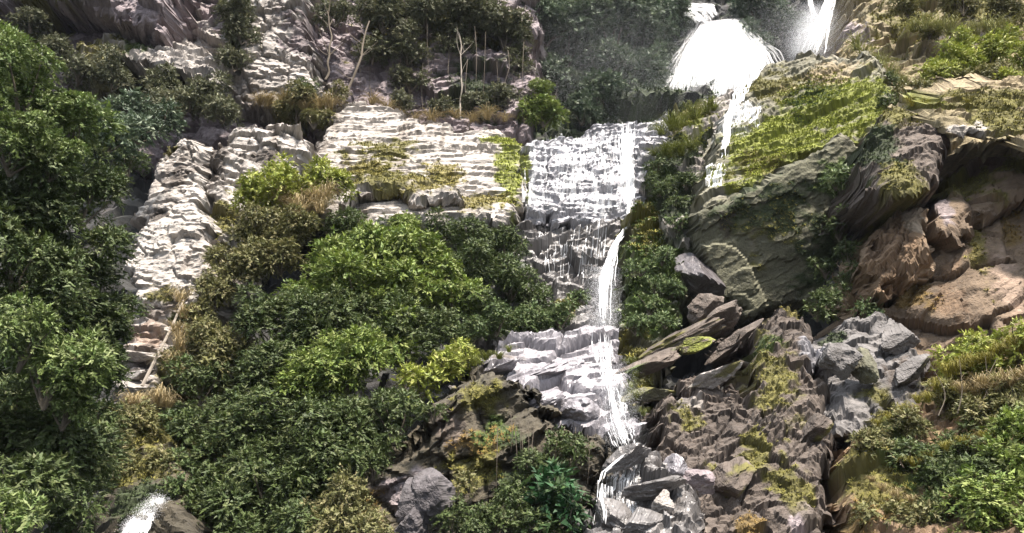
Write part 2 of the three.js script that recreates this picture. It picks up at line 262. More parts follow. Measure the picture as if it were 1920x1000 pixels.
rock({ name: 'wet_terrace', key: 'wet', label: 'wet grey rock terrace of thin beds with white water sliding over', category: 'rock', seed: 23, pal: 'wet', wet: 1, tilt: 1, th: 0.36, len: 2.4, amp: 0.18, lay: 0.7, groove: 0.5, edge: 0.4, back: 4, res: 0.055,
  poly: [[978, 262], [1090, 250], [1120, 232], [1180, 224], [1250, 212], [1262, 270], [1225, 330], [1200, 405], [1180, 425], [1090, 416], [978, 414]], plane: [[1000, 330, 29.2], [1200, 330, 29.2], [1100, 250, 30.8]], moss: [[985, 330, 14, 80, 'lime', 0.7]] });
rock({ name: 'wet_wall', key: 'wall', label: 'wet rock wall below the white terrace beside the falling stream', category: 'rock', seed: 24, pal: 'ash', wet: 1, tilt: 8, th: 0.5, len: 1.2, amp: 0.45, groove: 0.5, edge: 0.5, back: 4, stain: 0.1, res: 0.055,
  poly: [[960, 405], [1185, 405], [1165, 480], [1150, 560], [1140, 640], [900, 660], [880, 520]], plane: [[950, 500, 26.3], [1150, 500, 26.3], [1050, 620, 24]], moss: [[960, 600, 90, 60, 'green', 0.8], [1050, 590, 70, 40, 'olive', 0.6], [940, 480, 60, 60, 'dark', 0.9]] });
// left pillar
rock({ name: 'rock_pillar', key: 'pillar', label: 'tall pale rock pillar with rippled beds between dark trees and bushes', category: 'rock', seed: 31, pal: 'cream', tilt: -8, th: 0.5, len: 1.6, amp: 0.12, lay: 0.5, blk: 1.2, rough: 0.07, fine: 0.6, bend: 1.6, groove: 0.7, edge: 0.45, back: 3, stain: 0.06, res: 0.05,
  poly: [[272, 300], [330, 252], [366, 256], [374, 370], [398, 415], [395, 520], [360, 570], [240, 575], [228, 480], [250, 380]], plane: [[250, 430, 25], [385, 430, 24.6], [320, 270, 26]], moss: [[330, 320, 40, 60, PAL.taupe[1], 0.8], [300, 280, 30, 20, 'olive', 0.8], [290, 400, 30, 20, PAL.taupe[1], 0.6], [300, 545, 60, 20, 'olive', 0.6]] });
rock({ name: 'rock_buttress', label: 'pale and brown rock buttress right beside the tall pillar', category: 'rock', seed: 32, pal: 'pale', tilt: -3, th: 0.6, len: 1.6, amp: 0.35, edge: 0.5, back: 3, stain: 0.05, res: 0.06,
  poly: [[380, 262], [430, 232], [500, 222], [580, 240], [600, 300], [520, 345], [470, 350], [450, 440], [410, 470], [384, 420]], plane: [[390, 320, 26], [580, 290, 27.4], [480, 240, 27.2]], moss: [[400, 300, 26, 70, PAL.taupe[1], 0.8], [490, 295, 50, 20, PAL.taupe[1], 0.7], [410, 420, 40, 60, 'olive', 0.8]] });
rock({ name: 'rock_step', label: 'brownish rock step below the pale pillar', category: 'rock', seed: 33, pal: 'pale', tilt: -3, th: 0.5, len: 1.6, lay: 0.9, groove: 0.9, amp: 0.26, stain: 0.1, edge: 0.4, back: 3, res: 0.06,
  poly: [[222, 560], [360, 560], [345, 640], [320, 760], [210, 765], [208, 620]], plane: [[220, 640, 23.6], [340, 640, 23.4], [280, 740, 22.6]], moss: [[330, 700, 40, 60, 'olive', 0.9], [270, 620, 50, 26, [0.36, 0.26, 0.20], 0.9], [250, 670, 50, 20, PAL.taupe[0], 0.9], [300, 580, 60, 16, PAL.taupe[0], 1]] });
// right: mossy columns and the great boulder
rock({ name: 'moss_cliff', key: 'mosscol', label: 'green moss covered rock column right beside the falling stream', category: 'rock', seed: 41, wet: 1, pal: 'face', tilt: 4, th: 0.28, len: 0.9, amp: 0.42, groove: 0.6, edge: 0.4, back: 3, res: 0.055, tuft: 0.09, tuftDensity: 110,
  poly: [[1165, 440], [1195, 385], [1285, 388], [1305, 470], [1300, 570], [1270, 640], [1200, 790], [1160, 790], [1148, 600]], plane: [[1170, 530, 24.8], [1290, 530, 24.8], [1220, 680, 22.6]], moss: [[1225, 480, 70, 100, 'green', 0.95], [1220, 430, 60, 40, 'olive', 1], [1220, 590, 60, 60, 'green', 1], [1190, 680, 50, 60, 'olive', 1.1], [1280, 450, 30, 50, 'dark', 0.8]] });
rock({ name: 'moss_slope', label: 'grassy green rock knob between the white water and the great boulder', category: 'rock', seed: 42, pal: 'pale', tilt: 40, th: 0.4, len: 1.5, amp: 0.35, edge: 0.5, back: 3, tuft: 0.07, tuftDensity: 140,
  poly: [[1190, 400], [1215, 320], [1240, 240], [1290, 196], [1350, 176], [1385, 160], [1360, 260], [1320, 320], [1312, 420], [1280, 440]], plane: [[1220, 380, 27.5], [1310, 380, 26.6], [1330, 190, 32.5]], moss: [[1280, 230, 60, 40, 'olive', 1], [1300, 245, 40, 26, 'lime', 0.9], [1250, 300, 60, 50, 'dark', 1], [1260, 370, 60, 50, 'dark', 1.2], [1250, 330, 50, 20, 'green', 1]] });
const greatBoulder = new THREE.Group();
rock({ parent: greatBoulder, name: 'mossy_top', key: 'btop', seed: 43, pal: 'crust', tilt: 32, th: 0.5, len: 2.4, amp: 0.18, big: 0.3, rough: 0.08, edge: 0.16, back: 0.9, side: 0.25, wob: 0.16, bevel: 0.6, tuft: 0.06, tuftDensity: 140,
  poly: [[1306, 385], [1314, 330], [1345, 250], [1378, 175], [1430, 130], [1500, 104], [1640, 104], [1680, 170], [1650, 235], [1600, 256], [1490, 304], [1400, 358], [1330, 392]], plane: [[1330, 370, 25], [1600, 265, 24.2], [1460, 115, 30]],
  moss: [[1480, 270, 120, 70, 'lime', 1.15], [1560, 200, 120, 60, 'lime', 1.0], [1440, 330, 80, 40, 'lime', 1], [1480, 160, 110, 40, 'olive', 0.75], [1550, 140, 80, 30, PAL.sand[0], 0.8], [1420, 310, 60, 40, 'olive', 0.9], [1520, 190, 60, 40, 'green', 0.75], [1380, 220, 50, 26, [0.6, 0.6, 0.58], 0.9]] });
rock({ parent: greatBoulder, name: 'smooth_face', key: 'bface', seed: 44, pal: 'face', tilt: 28, th: 1.8, len: 5, amp: 0.08, lay: 0.2, groove: 0.15, big: 0.3, rough: 0.03, fine: 0.5, edge: 0.14, wob: 0.12, back: 3, bevel: 0.7,
  poly: [[1302, 400], [1395, 352], [1488, 298], [1598, 246], [1640, 290], [1640, 380], [1590, 470], [1530, 570], [1410, 600], [1350, 560], [1312, 460]], plane: [[1320, 420, 24.6], [1600, 290, 23.9], [1440, 590, 25.6]], moss: [[1440, 420, 150, 90, 'olive', 0.6], [1440, 400, 140, 70, 'dark', 0.75], [1580, 330, 50, 50, 'green', 0.9], [1540, 480, 60, 80, 'dark', 0.9], [1360, 420, 40, 60, PAL.taupe[1], 0.5]], tuft: 0.05 });
add(greatBoulder, 'great_boulder', 'huge boulder with mossy sloping top and smooth grey green overhanging face', 'boulder');
rock({ name: 'cliff_side', key: 'ur', kind: 'structure', label: 'brown grassy cliff side rising above the bright bush', category: 'cliff', seed: 45, pal: 'sand', tilt: 48, th: 0.9, len: 3, amp: 0.6, groove: 0.5, edge: 0.6, back: 5, res: 0.09,
  poly: [[1560, 110], [1580, 40], [1640, -180], [2200, -180], [2200, 250], [1700, 250], [1640, 230], [1590, 150]], plane: [[1620, 150, 31.5], [1950, 120, 29.5], [1750, -60, 37]], moss: [[1700, 40, 100, 60, 'olive', 0.75], [1860, 30, 120, 50, 'olive', 0.8], [1660, 150, 50, 60, PAL.brown[1], 0.8], [1800, 80, 90, 40, PAL.mauve[1], 0.7], [1600, 60, 30, 60, PAL.mauve[0], 0.8]], tuft: 0.13, tuftDensity: 40 });
rock({ name: 'rock_hump', label: 'rounded brown mossy rock hump beside the black overhang', category: 'rock', seed: 46, pal: 'taupe', tilt: 30, th: 0.7, len: 1.6, amp: 0.14, rough: 0.07, edge: 0.8, back: 2.5, side: 0.2, wob: 0.15, res: 0.05,
  poly: [[1596, 290], [1612, 240], [1640, 204], [1685, 190], [1740, 206], [1790, 246], [1780, 285], [1735, 335], [1665, 350], [1620, 330]], plane: [[1620, 280, 21.3], [1770, 270, 20.4], [1690, 200, 22.4]], moss: [[1690, 215, 60, 26, 'olive', 1], [1640, 260, 40, 40, 'dark', 1], [1690, 320, 60, 26, 'olive', 0.9], [1720, 260, 30, 40, PAL.taupe[0], 0.9]] });
rock({ name: 'overhang_ledge', key: 'ovh', label: 'sandy ledge roofing the black overhang under the bright bush', category: 'rock', seed: 47, pal: 'sand', tilt: -8, th: 0.3, len: 2, amp: 0.14, rough: 0.06, big: 0.15, edge: 0.2, back: 1.8, side: 0.14, wob: 0.14, under: 1.1, bevel: 0.6, res: 0.06,
  poly: [[1735, 200], [1760, 168], [1900, 150], [2200, 160], [2200, 300], [1960, 280], [1900, 256], [1830, 244], [1775, 250], [1745, 225]], plane: [[1700, 200, 21.9], [1950, 260, 19.5], [1900, 170, 22]], moss: [[1880, 220, 80, 26, 'olive', 0.9], [1740, 190, 60, 16, 'lime', 0.8], [1850, 190, 120, 20, 'olive', 1], [1810, 240, 40, 8, PAL.pale[0], 1]] });
rock({ name: 'overhang_wall', key: 'rwall', label: 'rusty brown rock wall with ochre moss below the diagonal crack', category: 'rock', seed: 48, pal: 'rust', tilt: 34, th: 1.5, len: 2.8, amp: 0.3, lay: 0.3, big: 0.2, rough: 0.025, fine: 0.5, groove: 0.5, edge: 0.4, back: 3, res: 0.055, stain: 0.05,
  poly: [[1600, 600], [1660, 530], [1740, 470], [1800, 420], [1880, 380], [2200, 250], [2200, 720], [1900, 680], [1760, 680], [1640, 660]], plane: [[1680, 560, 21.8], [1950, 560, 20.3], [1850, 420, 21.6]],
  moss: [[1710, 540, 50, 60, 'ochre', 1], [1830, 470, 30, 100, 'gold', 0.75], [1780, 560, 40, 70, PAL.brown[1], 0.9], [1880, 530, 50, 90, [0.38, 0.28, 0.21], 0.7], [1680, 620, 50, 40, [0.42, 0.39, 0.37], 0.9], [1900, 440, 40, 40, 'ochre', 0.6]] });
rock({ name: 'overhang_block', label: 'brown mossy block above the diagonal crack under the overhang', category: 'rock', seed: 49, pal: 'rust', tilt: 24, th: 1.2, len: 2.6, amp: 0.25, rough: 0.03, fine: 0.5, edge: 0.25, back: 1.6, res: 0.055,
  poly: [[1735, 420], [1760, 360], [1800, 312], [1870, 292], [2000, 285], [2200, 280], [2200, 330], [1960, 352], [1880, 385], [1810, 425], [1755, 462]], plane: [[1760, 420, 21.3], [1950, 330, 20.8], [1850, 310, 21.9]], moss: [[1810, 350, 60, 40, 'olive', 1], [1900, 310, 60, 24, 'olive', 0.9], [1770, 400, 20, 40, PAL.mauve[0], 0.9]] });
rock({ name: 'leaning_slab', label: 'pale brown leaning slab wedged above the diagonal crack', category: 'rock', seed: 50, pal: 'brown', tilt: 55, th: 0.3, len: 1.6, amp: 0.16, rough: 0.06, groove: 0.6, edge: 0.25, back: 1.6, res: 0.045, stain: 0.2,
  poly: [[1612, 500], [1650, 440], [1690, 392], [1735, 388], [1742, 460], [1690, 505], [1645, 555], [1620, 540]], plane: [[1630, 520, 21.2], [1735, 460, 20.8], [1700, 400, 21.6]], moss: [[1715, 410, 24, 22, [0.5, 0.42, 0.32], 1]] });
// lower right
rock({ name: 'lichen_boulder', key: 'lich', label: 'grey green lichen boulder with a yellow mossy crest', category: 'rock', seed: 51, pal: 'taupe', tilt: 35, th: 0.5, len: 1.1, amp: 0.2, fine: 1.5, tuft: 0.04, tuftDensity: 220, edge: 0.6, back: 2.6, res: 0.05,
  poly: [[1385, 640], [1410, 590], [1450, 558], [1510, 552], [1556, 600], [1562, 700], [1545, 800], [1470, 830], [1420, 760]], plane: [[1400, 660, 19.6], [1550, 660, 19.4], [1480, 570, 21]], moss: [[1480, 566, 60, 22, 'gold', 0.95], [1460, 690, 50, 70, 'olive', 0.95], [1440, 640, 50, 30, 'green', 0.6], [1530, 650, 30, 50, PAL.wet[1], 0.8]] });
rock({ name: 'broken_outcrop', key: 'brk', label: 'rugged brown outcrop of angular blocks beside the lower stream', category: 'rock', seed: 52, pal: 'taupe', tilt: 42, th: 0.36, len: 0.75, amp: 0.2, groove: 0.7, big: 0.6, edge: 0.5, back: 3, res: 0.04, rough: 0.09, fine: 0.9, tuft: 0.04, tuftDensity: 220,
  poly: [[1215, 790], [1250, 720], [1300, 690], [1400, 690], [1470, 780], [1570, 800], [1600, 1120], [1180, 1120], [1225, 920]], plane: [[1240, 900, 17.2], [1560, 900, 17], [1350, 710, 19.4]], moss: [[1290, 760, 60, 40, 'olive', 0.55], [1420, 830, 60, 60, 'olive', 0.75], [1400, 980, 60, 40, 'ochre', 0.8], [1300, 740, 50, 40, PAL.pale[1], 0.6], [1260, 880, 40, 50, PAL.mauve[1], 0.7], [1480, 900, 60, 70, 'olive', 0.7], [1340, 870, 50, 40, 'olive', 0.65], [1500, 980, 50, 40, PAL.mauve[0], 0.6]] });
rock({ name: 'grey_outcrop', key: 'gry', label: 'pale grey cracked outcrop below the rusty wall', category: 'rock', seed: 53, pal: 'ash', tilt: 30, th: 0.6, len: 1.1, amp: 0.2, fine: 0.8, edge: 0.4, back: 2.6, res: 0.05,
  poly: [[1525, 640], [1580, 590], [1650, 560], [1700, 600], [1770, 650], [1740, 720], [1650, 780], [1560, 800], [1530, 740]], plane: [[1540, 700, 19.4], [1740, 680, 19], [1640, 590, 20.8]], moss: [[1700, 690, 50, 30, PAL.taupe[0], 0.9], [1560, 620, 30, 30, 'dark', 0.7], [1640, 740, 40, 30, 'olive', 0.7]] });
rock({ name: 'moss_bank', key: 'bank', label: 'steep mossy earth bank under the bushes beside the grey outcrop', category: 'bank', seed: 54, pal: 'brown', tilt: 35, th: 0.6, len: 1.4, amp: 0.25, groove: 0.4, edge: 0.5, back: 3, res: 0.06, tuft: 0.055, tuftDensity: 180,
  poly: [[1565, 820], [1640, 760], [1760, 690], [1920, 640], [2200, 640], [2200, 1140], [1560, 1140]], plane: [[1600, 900, 16.8], [1900, 900, 15.8], [1800, 700, 18.6]], moss: [[1680, 800, 110, 60, 'green', 0.7], [1640, 900, 90, 60, 'olive', 0.85], [1760, 880, 120, 80, 'green', 0.7], [1620, 960, 80, 40, 'ochre', 0.9], [1850, 760, 120, 60, 'olive', 0.9]] });
// centre: sloping wet slab and the overgrown overhang below it
rock({ name: 'wet_slab', key: 'slab', label: 'pale wet sloping slab split by dark diagonal cracks below the stream', category: 'rock', seed: 61, pal: 'lav', wet: 1, tilt: 27, th: 0.6, len: 2.4, amp: 0.2, lay: 0.8, groove: 1.2, big: 0.15, rough: 0.04, fine: 0.5, edge: 0.3, back: 2.4, res: 0.045, bevel: 0.6,
  poly: [[865, 700], [920, 655], [990, 632], [1080, 622], [1150, 612], [1172, 690], [1195, 800], [1120, 812], [1060, 806], [1030, 770], [985, 745], [945, 712]], plane: [[900, 690, 20.6], [1130, 625, 22.6], [1110, 800, 18.6]], moss: [[890, 690, 40, 16, 'gold', 0.9], [930, 660, 60, 20, PAL.taupe[0], 0.7]] });
rock({ name: 'overgrown_overhang', key: 'over', label: 'dark overgrown rock overhang with ochre moss below the pale slab', category: 'rock', seed: 62, pal: 'earth', tilt: 20, th: 0.7, len: 1.3, amp: 0.35, big: 0.5, edge: 0.6, back: 3, res: 0.05, tuft: 0.05, tuftDensity: 200,
  poly: [[800, 790], [830, 735], [890, 700], [950, 704], [1000, 752], [1050, 800], [1120, 815], [1140, 860], [1100, 960], [1060, 1120], [560, 1120], [600, 960], [700, 880], [790, 850]], plane: [[880, 720, 18.3], [1080, 830, 18.0], [850, 1000, 18.3]], moss: [[900, 740, 60, 40, 'olive', 0.9], [900, 830, 90, 50, 'ochre', 0.6], [840, 800, 50, 40, PAL.taupe[0], 0.8], [760, 920, 70, 50, PAL.mauve[0], 0.8], [930, 800, 60, 60, 'green', 0.6], [660, 970, 90, 60, 'ochre', 0.8], [900, 880, 80, 40, 'olive', 0.85], [1000, 900, 80, 80, 'dark', 0.9]] });
rock({ name: 'stream_bed', key: 'bed', label: 'wet pale rock bed under the lower stream', category: 'rock', seed: 63, pal: 'ash', wet: 1, tilt: -20, th: 0.5, len: 0.9, amp: 0.22, edge: 0.4, back: 2.4, res: 0.045,
  poly: [[1080, 1120], [1100, 960], [1130, 880], [1170, 840], [1235, 850], [1310, 880], [1320, 950], [1280, 1120]], plane: [[1120, 920, 16.9], [1290, 920, 16.7], [1190, 850, 17.8]] });
rock({ name: 'mossy_mound', key: 'mound', label: 'olive mossy mound over the small lower cascade', category: 'bank', seed: 64, pal: 'earth', tilt: 0, th: 0.6, amp: 0.3, big: 0.5, edge: 0.8, back: 3, res: 0.06, tuft: 0.055, tuftDensity: 180,
  poly: [[150, 1120], [160, 860], [190, 770], [270, 745], [340, 780], [380, 860], [360, 1120]], plane: [[180, 880, 19], [340, 880, 18.6], [270, 760, 21]], moss: [[260, 790, 90, 50, 'olive', 1], [270, 870, 70, 40, 'olive', 0.9], [260, 960, 60, 40, 'dark', 0.9]] });
// ---------------------------------------------------------------- loose stones
function stone(px, py, wpx, hpx, d, roll, pal, label, o = {}) {
  const seed = Math.round(px * 3 + py * 7), r = RNG(seed), g = new THREE.IcosahedronGeometry(1, 9), P = g.attributes.position, n = [], col = [], uv = [], q = V(0, 0, 0);
  for (let k = 0; k < (o.facets ?? 13); k++) n.push([V(r() * 2 - 1, r() * 2 - 1, r() * 2 - 1).normalize(), 0.42 + r() * 0.4]);
  const sx = wpx * perPx(d) / 1.6, sy = hpx * perPx(d) / 1.6, sz = (o.deep ?? 0.9) * (sx + sy) / 2, p = PAL[pal], rr = Math.max(sx, sy);
  for (let i = 0; i < P.count; i++) {
    q.fromBufferAttribute(P, i).normalize(); let R = 1.06;
    for (const [m, k] of n) { const c = q.dot(m); if (c > 0.05) { const t = k / c; R = t < R ? t + 0.0 : R; } }
    const cc = cell(q.x * 2.2 + seed, q.y * 3 + q.z * 2, seed & 63); R *= 1 + 0.06 * cc.h + 0.08 * cc.dx * cc.g + 0.05 * fbm(q.x * 2.5 + seed, q.y * 2.5, q.z * 2.5, 4) + 0.03 * ridge(q.x * 3 + seed, q.y * 6 + q.z, 0.5 + q.z, 3);
    q.multiplyScalar(R); P.setXYZ(i, q.x * sx, q.y * sy, q.z * sz);
    const k = clamp(0.5 + fbm(q.x * rr * 1.6 + seed, q.y * rr * 2.2, q.z * rr * 1.6, 4)), s = sstep(0.1, 0.35, fbm(q.x * rr * 4 + 9, q.y * rr * 4, q.z * rr * 4 + seed, 3)) * 0.6;
    const mo = o.moss ? sstep(0, 0.2, fbm(q.x * rr * 1.8 + 31, q.y * rr * 2, q.z * rr * 1.8 + seed, 4) + (o.mossAmt ?? 0)) * 0.9 : 0, mc = o.moss ? MOSS[o.moss] : [0, 0, 0];
    for (let z = 0; z < 3; z++) { let a = p[0][z] * (1 - k) + p[1][z] * k; a += (p[2][z] - a) * s; a += (mc[z] - a) * mo; col.push(a); }
    uv.push(q.x * sx + q.z * sz * 0.7, q.y * sy + q.z * sz * 0.4);
  }
  g.setAttribute('color', new THREE.Float32BufferAttribute(col, 3)); g.setAttribute('uv', new THREE.Float32BufferAttribute(uv, 2)); g.deleteAttribute('normal');
  // weld by position so that the faces shade smoothly
  const key = new Map(), ni = [], keep = []; for (let i = 0; i < P.count; i++) { const s = `${P.getX(i).toFixed(4)},${P.getY(i).toFixed(4)},${P.getZ(i).toFixed(4)}`; if (!key.has(s)) { key.set(s, keep.length); keep.push(i); } ni.push(key.get(s)); }
  const h = new THREE.BufferGeometry(); for (const [nm, w] of [['position', 3], ['color', 3], ['uv', 2]]) { const a = g.attributes[nm], z = []; for (const i of keep) for (let c = 0; c < w; c++) z.push(a.array[i * w + c]); h.setAttribute(nm, new THREE.Float32BufferAttribute(z, w)); }
  h.setIndex(ni); h.computeVertexNormals();
  const m = new THREE.Mesh(h, o.wet ? wetMat : rockMat); m.position.copy(at(px, py, d + sz * 0.5)); m.rotation.set((r() - 0.5) * 0.3, (r() - 0.5) * 0.6, roll * Math.PI / 180, 'ZYX');
  return add(m, o.name || 'stone', label, 'stone', o.group);
}
const grpP = 'stones stacked at the foot of the pillar', lP = 'flat stone in the stack at the foot of the pale pillar';
stone(262, 668, 90, 22, 22.8, -3, 'pale', lP, { group: grpP }); stone(250, 706, 84, 20, 22.2, 10, 'pale', lP, { group: grpP }); stone(262, 730, 80, 22, 22, -8, 'pale', lP, { group: grpP });
const grpF = 'long tilted stones across the foot of the mossy column', lF = 'long tilted grey stone across the foot of the mossy column';
stone(1265, 640, 190, 34, 21.8, 24, 'taupe', lF, { group: grpF, moss: 'olive', mossAmt: -0.05 }); stone(1215, 690, 150, 34, 20.6, 22, 'taupe', lF, { group: grpF, moss: 'green', mossAmt: 0 }); stone(1345, 610, 140, 40, 21.9, 30, 'taupe', lF, { group: grpF }); stone(1385, 640, 110, 26, 21.1, 32, 'taupe', lF, { group: grpF }); stone(1220, 740, 90, 34, 19.6, 12, 'face', lF, { group: grpF, moss: 'olive' });
stone(1330, 578, 70, 60, 22.8, 20, 'taupe', 'rounded grey stone below the dark cleft'); stone(1305, 645, 80, 30, 20.9, 20, 'taupe', 'small stone capped with bright yellow moss', { moss: 'lime', mossAmt: 0.3 });
stone(1305, 520, 80, 110, 24.6, 10, 'slate', 'dark wet blue grey stone in the cleft beside the mossy column', { wet: 1 });
const grpG = 'pale blocks on the grey outcrop', lG = 'pale angular block lying on the grey outcrop';
stone(1578, 672, 70, 70, 18.4, 12, 'ash', 'pale smooth rounded block on the grey outcrop', { facets: 15 }); stone(1622, 690, 46, 70, 18.6, -10, 'face', 'dark narrow block beside the pale smooth block'); stone(1680, 636, 80, 50, 19.4, 28, 'ash', lG, { group: grpG }); stone(1700, 700, 90, 30, 18.5, 32, 'ash', lG, { group: grpG }); 
const grpB = 'angular brown stones on the broken outcrop', lB = 'angular brown stone lying on the broken outcrop';
for (const [x, y, w, h, d, a, p] of [[1345, 705, 90, 36, 19.1, 24, 'pale'], [1365, 895, 120, 60, 17.2, 38, 'taupe'], [1290, 905, 60, 80, 17.1, 60, 'mauve'], [1530, 800, 70, 34, 17.6, 40, 'taupe']]) stone(x, y, w, h, d, a, p, lB, { group: grpB, moss: 'olive', mossAmt: -0.08 });
const grpS = 'pale wet stones in the lower stream', lS = 'pale wet stone washed by the lower stream';
for (const [x, y, w, h, d, a] of [[1175, 862, 80, 40, 16.9, 30], [1215, 918, 130, 44, 16.1, 14], [1150, 975, 80, 60, 15.9, -10], [1210, 985, 100, 50, 15.7, 10], [1270, 880, 60, 40, 17, 30]]) stone(x, y, w, h, d, a, hash(x) < 0.7 ? 'ash' : 'lav', lS, { group: grpS, wet: 1 });
stone(1240, 944, 40, 34, 15.8, 20, 'pale', 'small bright white stone at the edge of the lower stream', { facets: 8 });
stone(805, 930, 96, 110, 17.2, -34, 'slate', 'dark purplish grey pointed stone under the overgrown overhang', { facets: 16 }); stone(770, 985, 50, 60, 17.2, 10, 'slate', 'small purplish stone beside the pointed stone');
const grpL = 'pale slabs lying on the wet slope', lL = 'pale wet slab lying on the sloping rock below the stream';
for (const [x, y, w, h, d, a] of [[1020, 700, 130, 24, 20.5, 20], [1010, 760, 80, 34, 19.1, 22], [1075, 776, 70, 50, 18.9, 4], [940, 694, 90, 18, 20.4, 18]]) stone(x, y, w, h, d, a, 'lav', lL, { group: grpL, wet: 1, deep: 1.3, facets: 9 });

// ---------------------------------------------------------------- plants
const SPEC = {                                                       // leaf length and the leaf colours of each kind of plant (some greens carry sun, shade or haze in the colour)
  lime: { L: 0.105, c: [[0.27, 0.31, 0.055], [0.19, 0.235, 0.045], [0.32, 0.33, 0.10]] },
  fresh: { L: 0.075, c: [[0.14, 0.19, 0.055], [0.095, 0.145, 0.04], [0.19, 0.23, 0.09]] },  // lighter green with sunlight put into the leaf colour
  broad: { L: 0.105, c: [[0.165, 0.22, 0.045], [0.11, 0.165, 0.035], [0.225, 0.265, 0.085]] },
  scrub: { L: 0.09, c: [[0.108, 0.156, 0.054], [0.072, 0.114, 0.042], [0.156, 0.192, 0.078]] },
  laurel: { L: 0.09, c: [[0.08, 0.112, 0.034], [0.058, 0.088, 0.028], [0.12, 0.145, 0.055]] },  // darker-leaved plants, with the shade of hollows painted into their greens
  glossy: { L: 0.18, c: [[0.03, 0.085, 0.03], [0.04, 0.07, 0.025], [0.06, 0.11, 0.035]] },
  olive: { L: 0.085, c: [[0.172, 0.172, 0.066], [0.119, 0.126, 0.047], [0.238, 0.218, 0.106]] },
  grey: { L: 0.12, c: [[0.121, 0.132, 0.072], [0.088, 0.099, 0.055], [0.182, 0.182, 0.11]] },
  wood: { L: 0.15, c: [[0.088, 0.125, 0.075], [0.062, 0.094, 0.056], [0.138, 0.175, 0.106]] },  // greyer, bluer green: distance haze mixed into the leaf colour
};
const geoCache = {};
function foliageGeo(sp, R, variant, tall) {
  const key = `${sp}|${R}|${variant}|${tall}`; if (geoCache[key]) return geoCache[key];
  const S = SPEC[sp], r = RNG(variant * 91 + Math.round(R * 64) + sp.length * 7 + 13), lumps = [], N = 9 + Math.round(R * 6);
  for (let k = 0; k < N; k++) { const a = r() * 6.283, e = Math.sqrt(r()) * 0.74, y = (r() * 1.6 - 0.7) * 0.62 * tall; lumps.push([Math.cos(a) * e * R, y * R, Math.sin(a) * e * R, R * (0.17 + r() * r() * 0.30)]); }
  const L0 = S.L * (0.62 + 0.22 * R), area = L0 * L0 * 0.22, W = []; let nl = 0; for (const l of lumps) { nl += 12.56 * l[3] * l[3]; W.push(nl); }
  const total = Math.min(16000, Math.round(nl * 1.0 / area));
  const pos = [], nor = [], col = [], D = V(0, 0, 0), Nn = V(0, 0, 0), T = V(0, 0, 0), B = V(0, 0, 0), O = V(0, 0, 0), sprig = 9;
  for (let k = 0; k < total / sprig; k++) {
    const pick = r() * nl, l = lumps[W.findIndex((w) => w >= pick)], z = 1 - 1.72 * Math.pow(r(), 1.25), a = r() * 6.283, q = Math.sqrt(Math.max(0, 1 - z * z)), stray = r() < 0.09, rad = l[3] * (stray ? 1 + r() * 0.5 : 0.62 + 0.42 * Math.sqrt(r()));
    O.set(q * Math.cos(a), z * 0.9, q * Math.sin(a)); const ox = l[0] + O.x * rad, oy = l[1] + O.y * rad, oz = l[2] + O.z * rad;
    D.copy(O).multiplyScalar(0.9).add(V((r() - 0.5) * 1.2, (r() - 0.55) * 1.1, (r() - 0.5) * 1.2)).normalize();
    const tone = 0.75 + r() * 0.5, cc = S.c[r() < 0.55 ? 0 : r() < 0.6 ? 1 : 2], grow = 0.75 + r() * 0.6, reach = L0 * (1.6 + r() * 2.2);
    for (let i = 0; i < sprig; i++) {
      const t = (i / sprig) * reach, ll = L0 * grow * (0.6 + r() * 0.8), w = ll * (0.2 + r() * 0.14), sag = t * t * 0.5 / (L0 * 4);
      T.copy(D).multiplyScalar(0.8).add(V((r() - 0.5) * 1.5, (r() - 0.68) * 1.0, (r() - 0.5) * 1.5)).normalize();
      Nn.set((r() - 0.5) * 0.9, 0.75, (r() - 0.5) * 0.9).addScaledVector(O, 1.0); B.crossVectors(T, Nn).normalize(); Nn.crossVectors(B, T).normalize(); if (Nn.dot(O) < -0.3) Nn.negate();
      const bx = ox + D.x * t + (r() - 0.5) * L0 * 0.7, by = oy + D.y * t - sag + (r() - 0.5) * L0 * 0.5, bz = oz + D.z * t + (r() - 0.5) * L0 * 0.7;
      pos.push(bx + B.x * w, by + B.y * w, bz + B.z * w, bx + T.x * ll, by + T.y * ll, bz + T.z * ll, bx - B.x * w, by - B.y * w, bz - B.z * w);
      Nn.addScaledVector(O, 0.55).normalize(); for (let v = 0; v < 3; v++) nor.push(Nn.x, Nn.y, Nn.z);
      const tn = tone * (0.86 + r() * 0.28); for (let v = 0; v < 3; v++) col.push(cc[0] * tn, cc[1] * tn, cc[2] * tn);
    }
  }
  const g = new THREE.BufferGeometry(); g.setAttribute('position', new THREE.Float32BufferAttribute(pos, 3)); g.setAttribute('normal', new THREE.Float32BufferAttribute(nor, 3)); g.setAttribute('color', new THREE.Float32BufferAttribute(col, 3));
  return geoCache[key] = { g, lumps, R };
}
function limb(pts, r0, r1, sides = 6) {                              // tapered, slightly crooked
  const c = new THREE.CatmullRomCurve3(pts), n = Math.max(4, pts.length * 3), g = new THREE.TubeGeometry(c, n, 1, sides, false), P = g.attributes.position, q = V(0, 0, 0), o = V(0, 0, 0);
  for (let i = 0; i <= n; i++) { c.getPointAt(i / n, o); const k = r0 + (r1 - r0) * i / n; for (let j = 0; j <= sides; j++) { const id = i * (sides + 1) + j; q.fromBufferAttribute(P, id).sub(o).multiplyScalar(k).add(o); P.setXYZ(id, q.x, q.y, q.z); } }
  g.computeVertexNormals(); return g;
}
const stemCache = {};
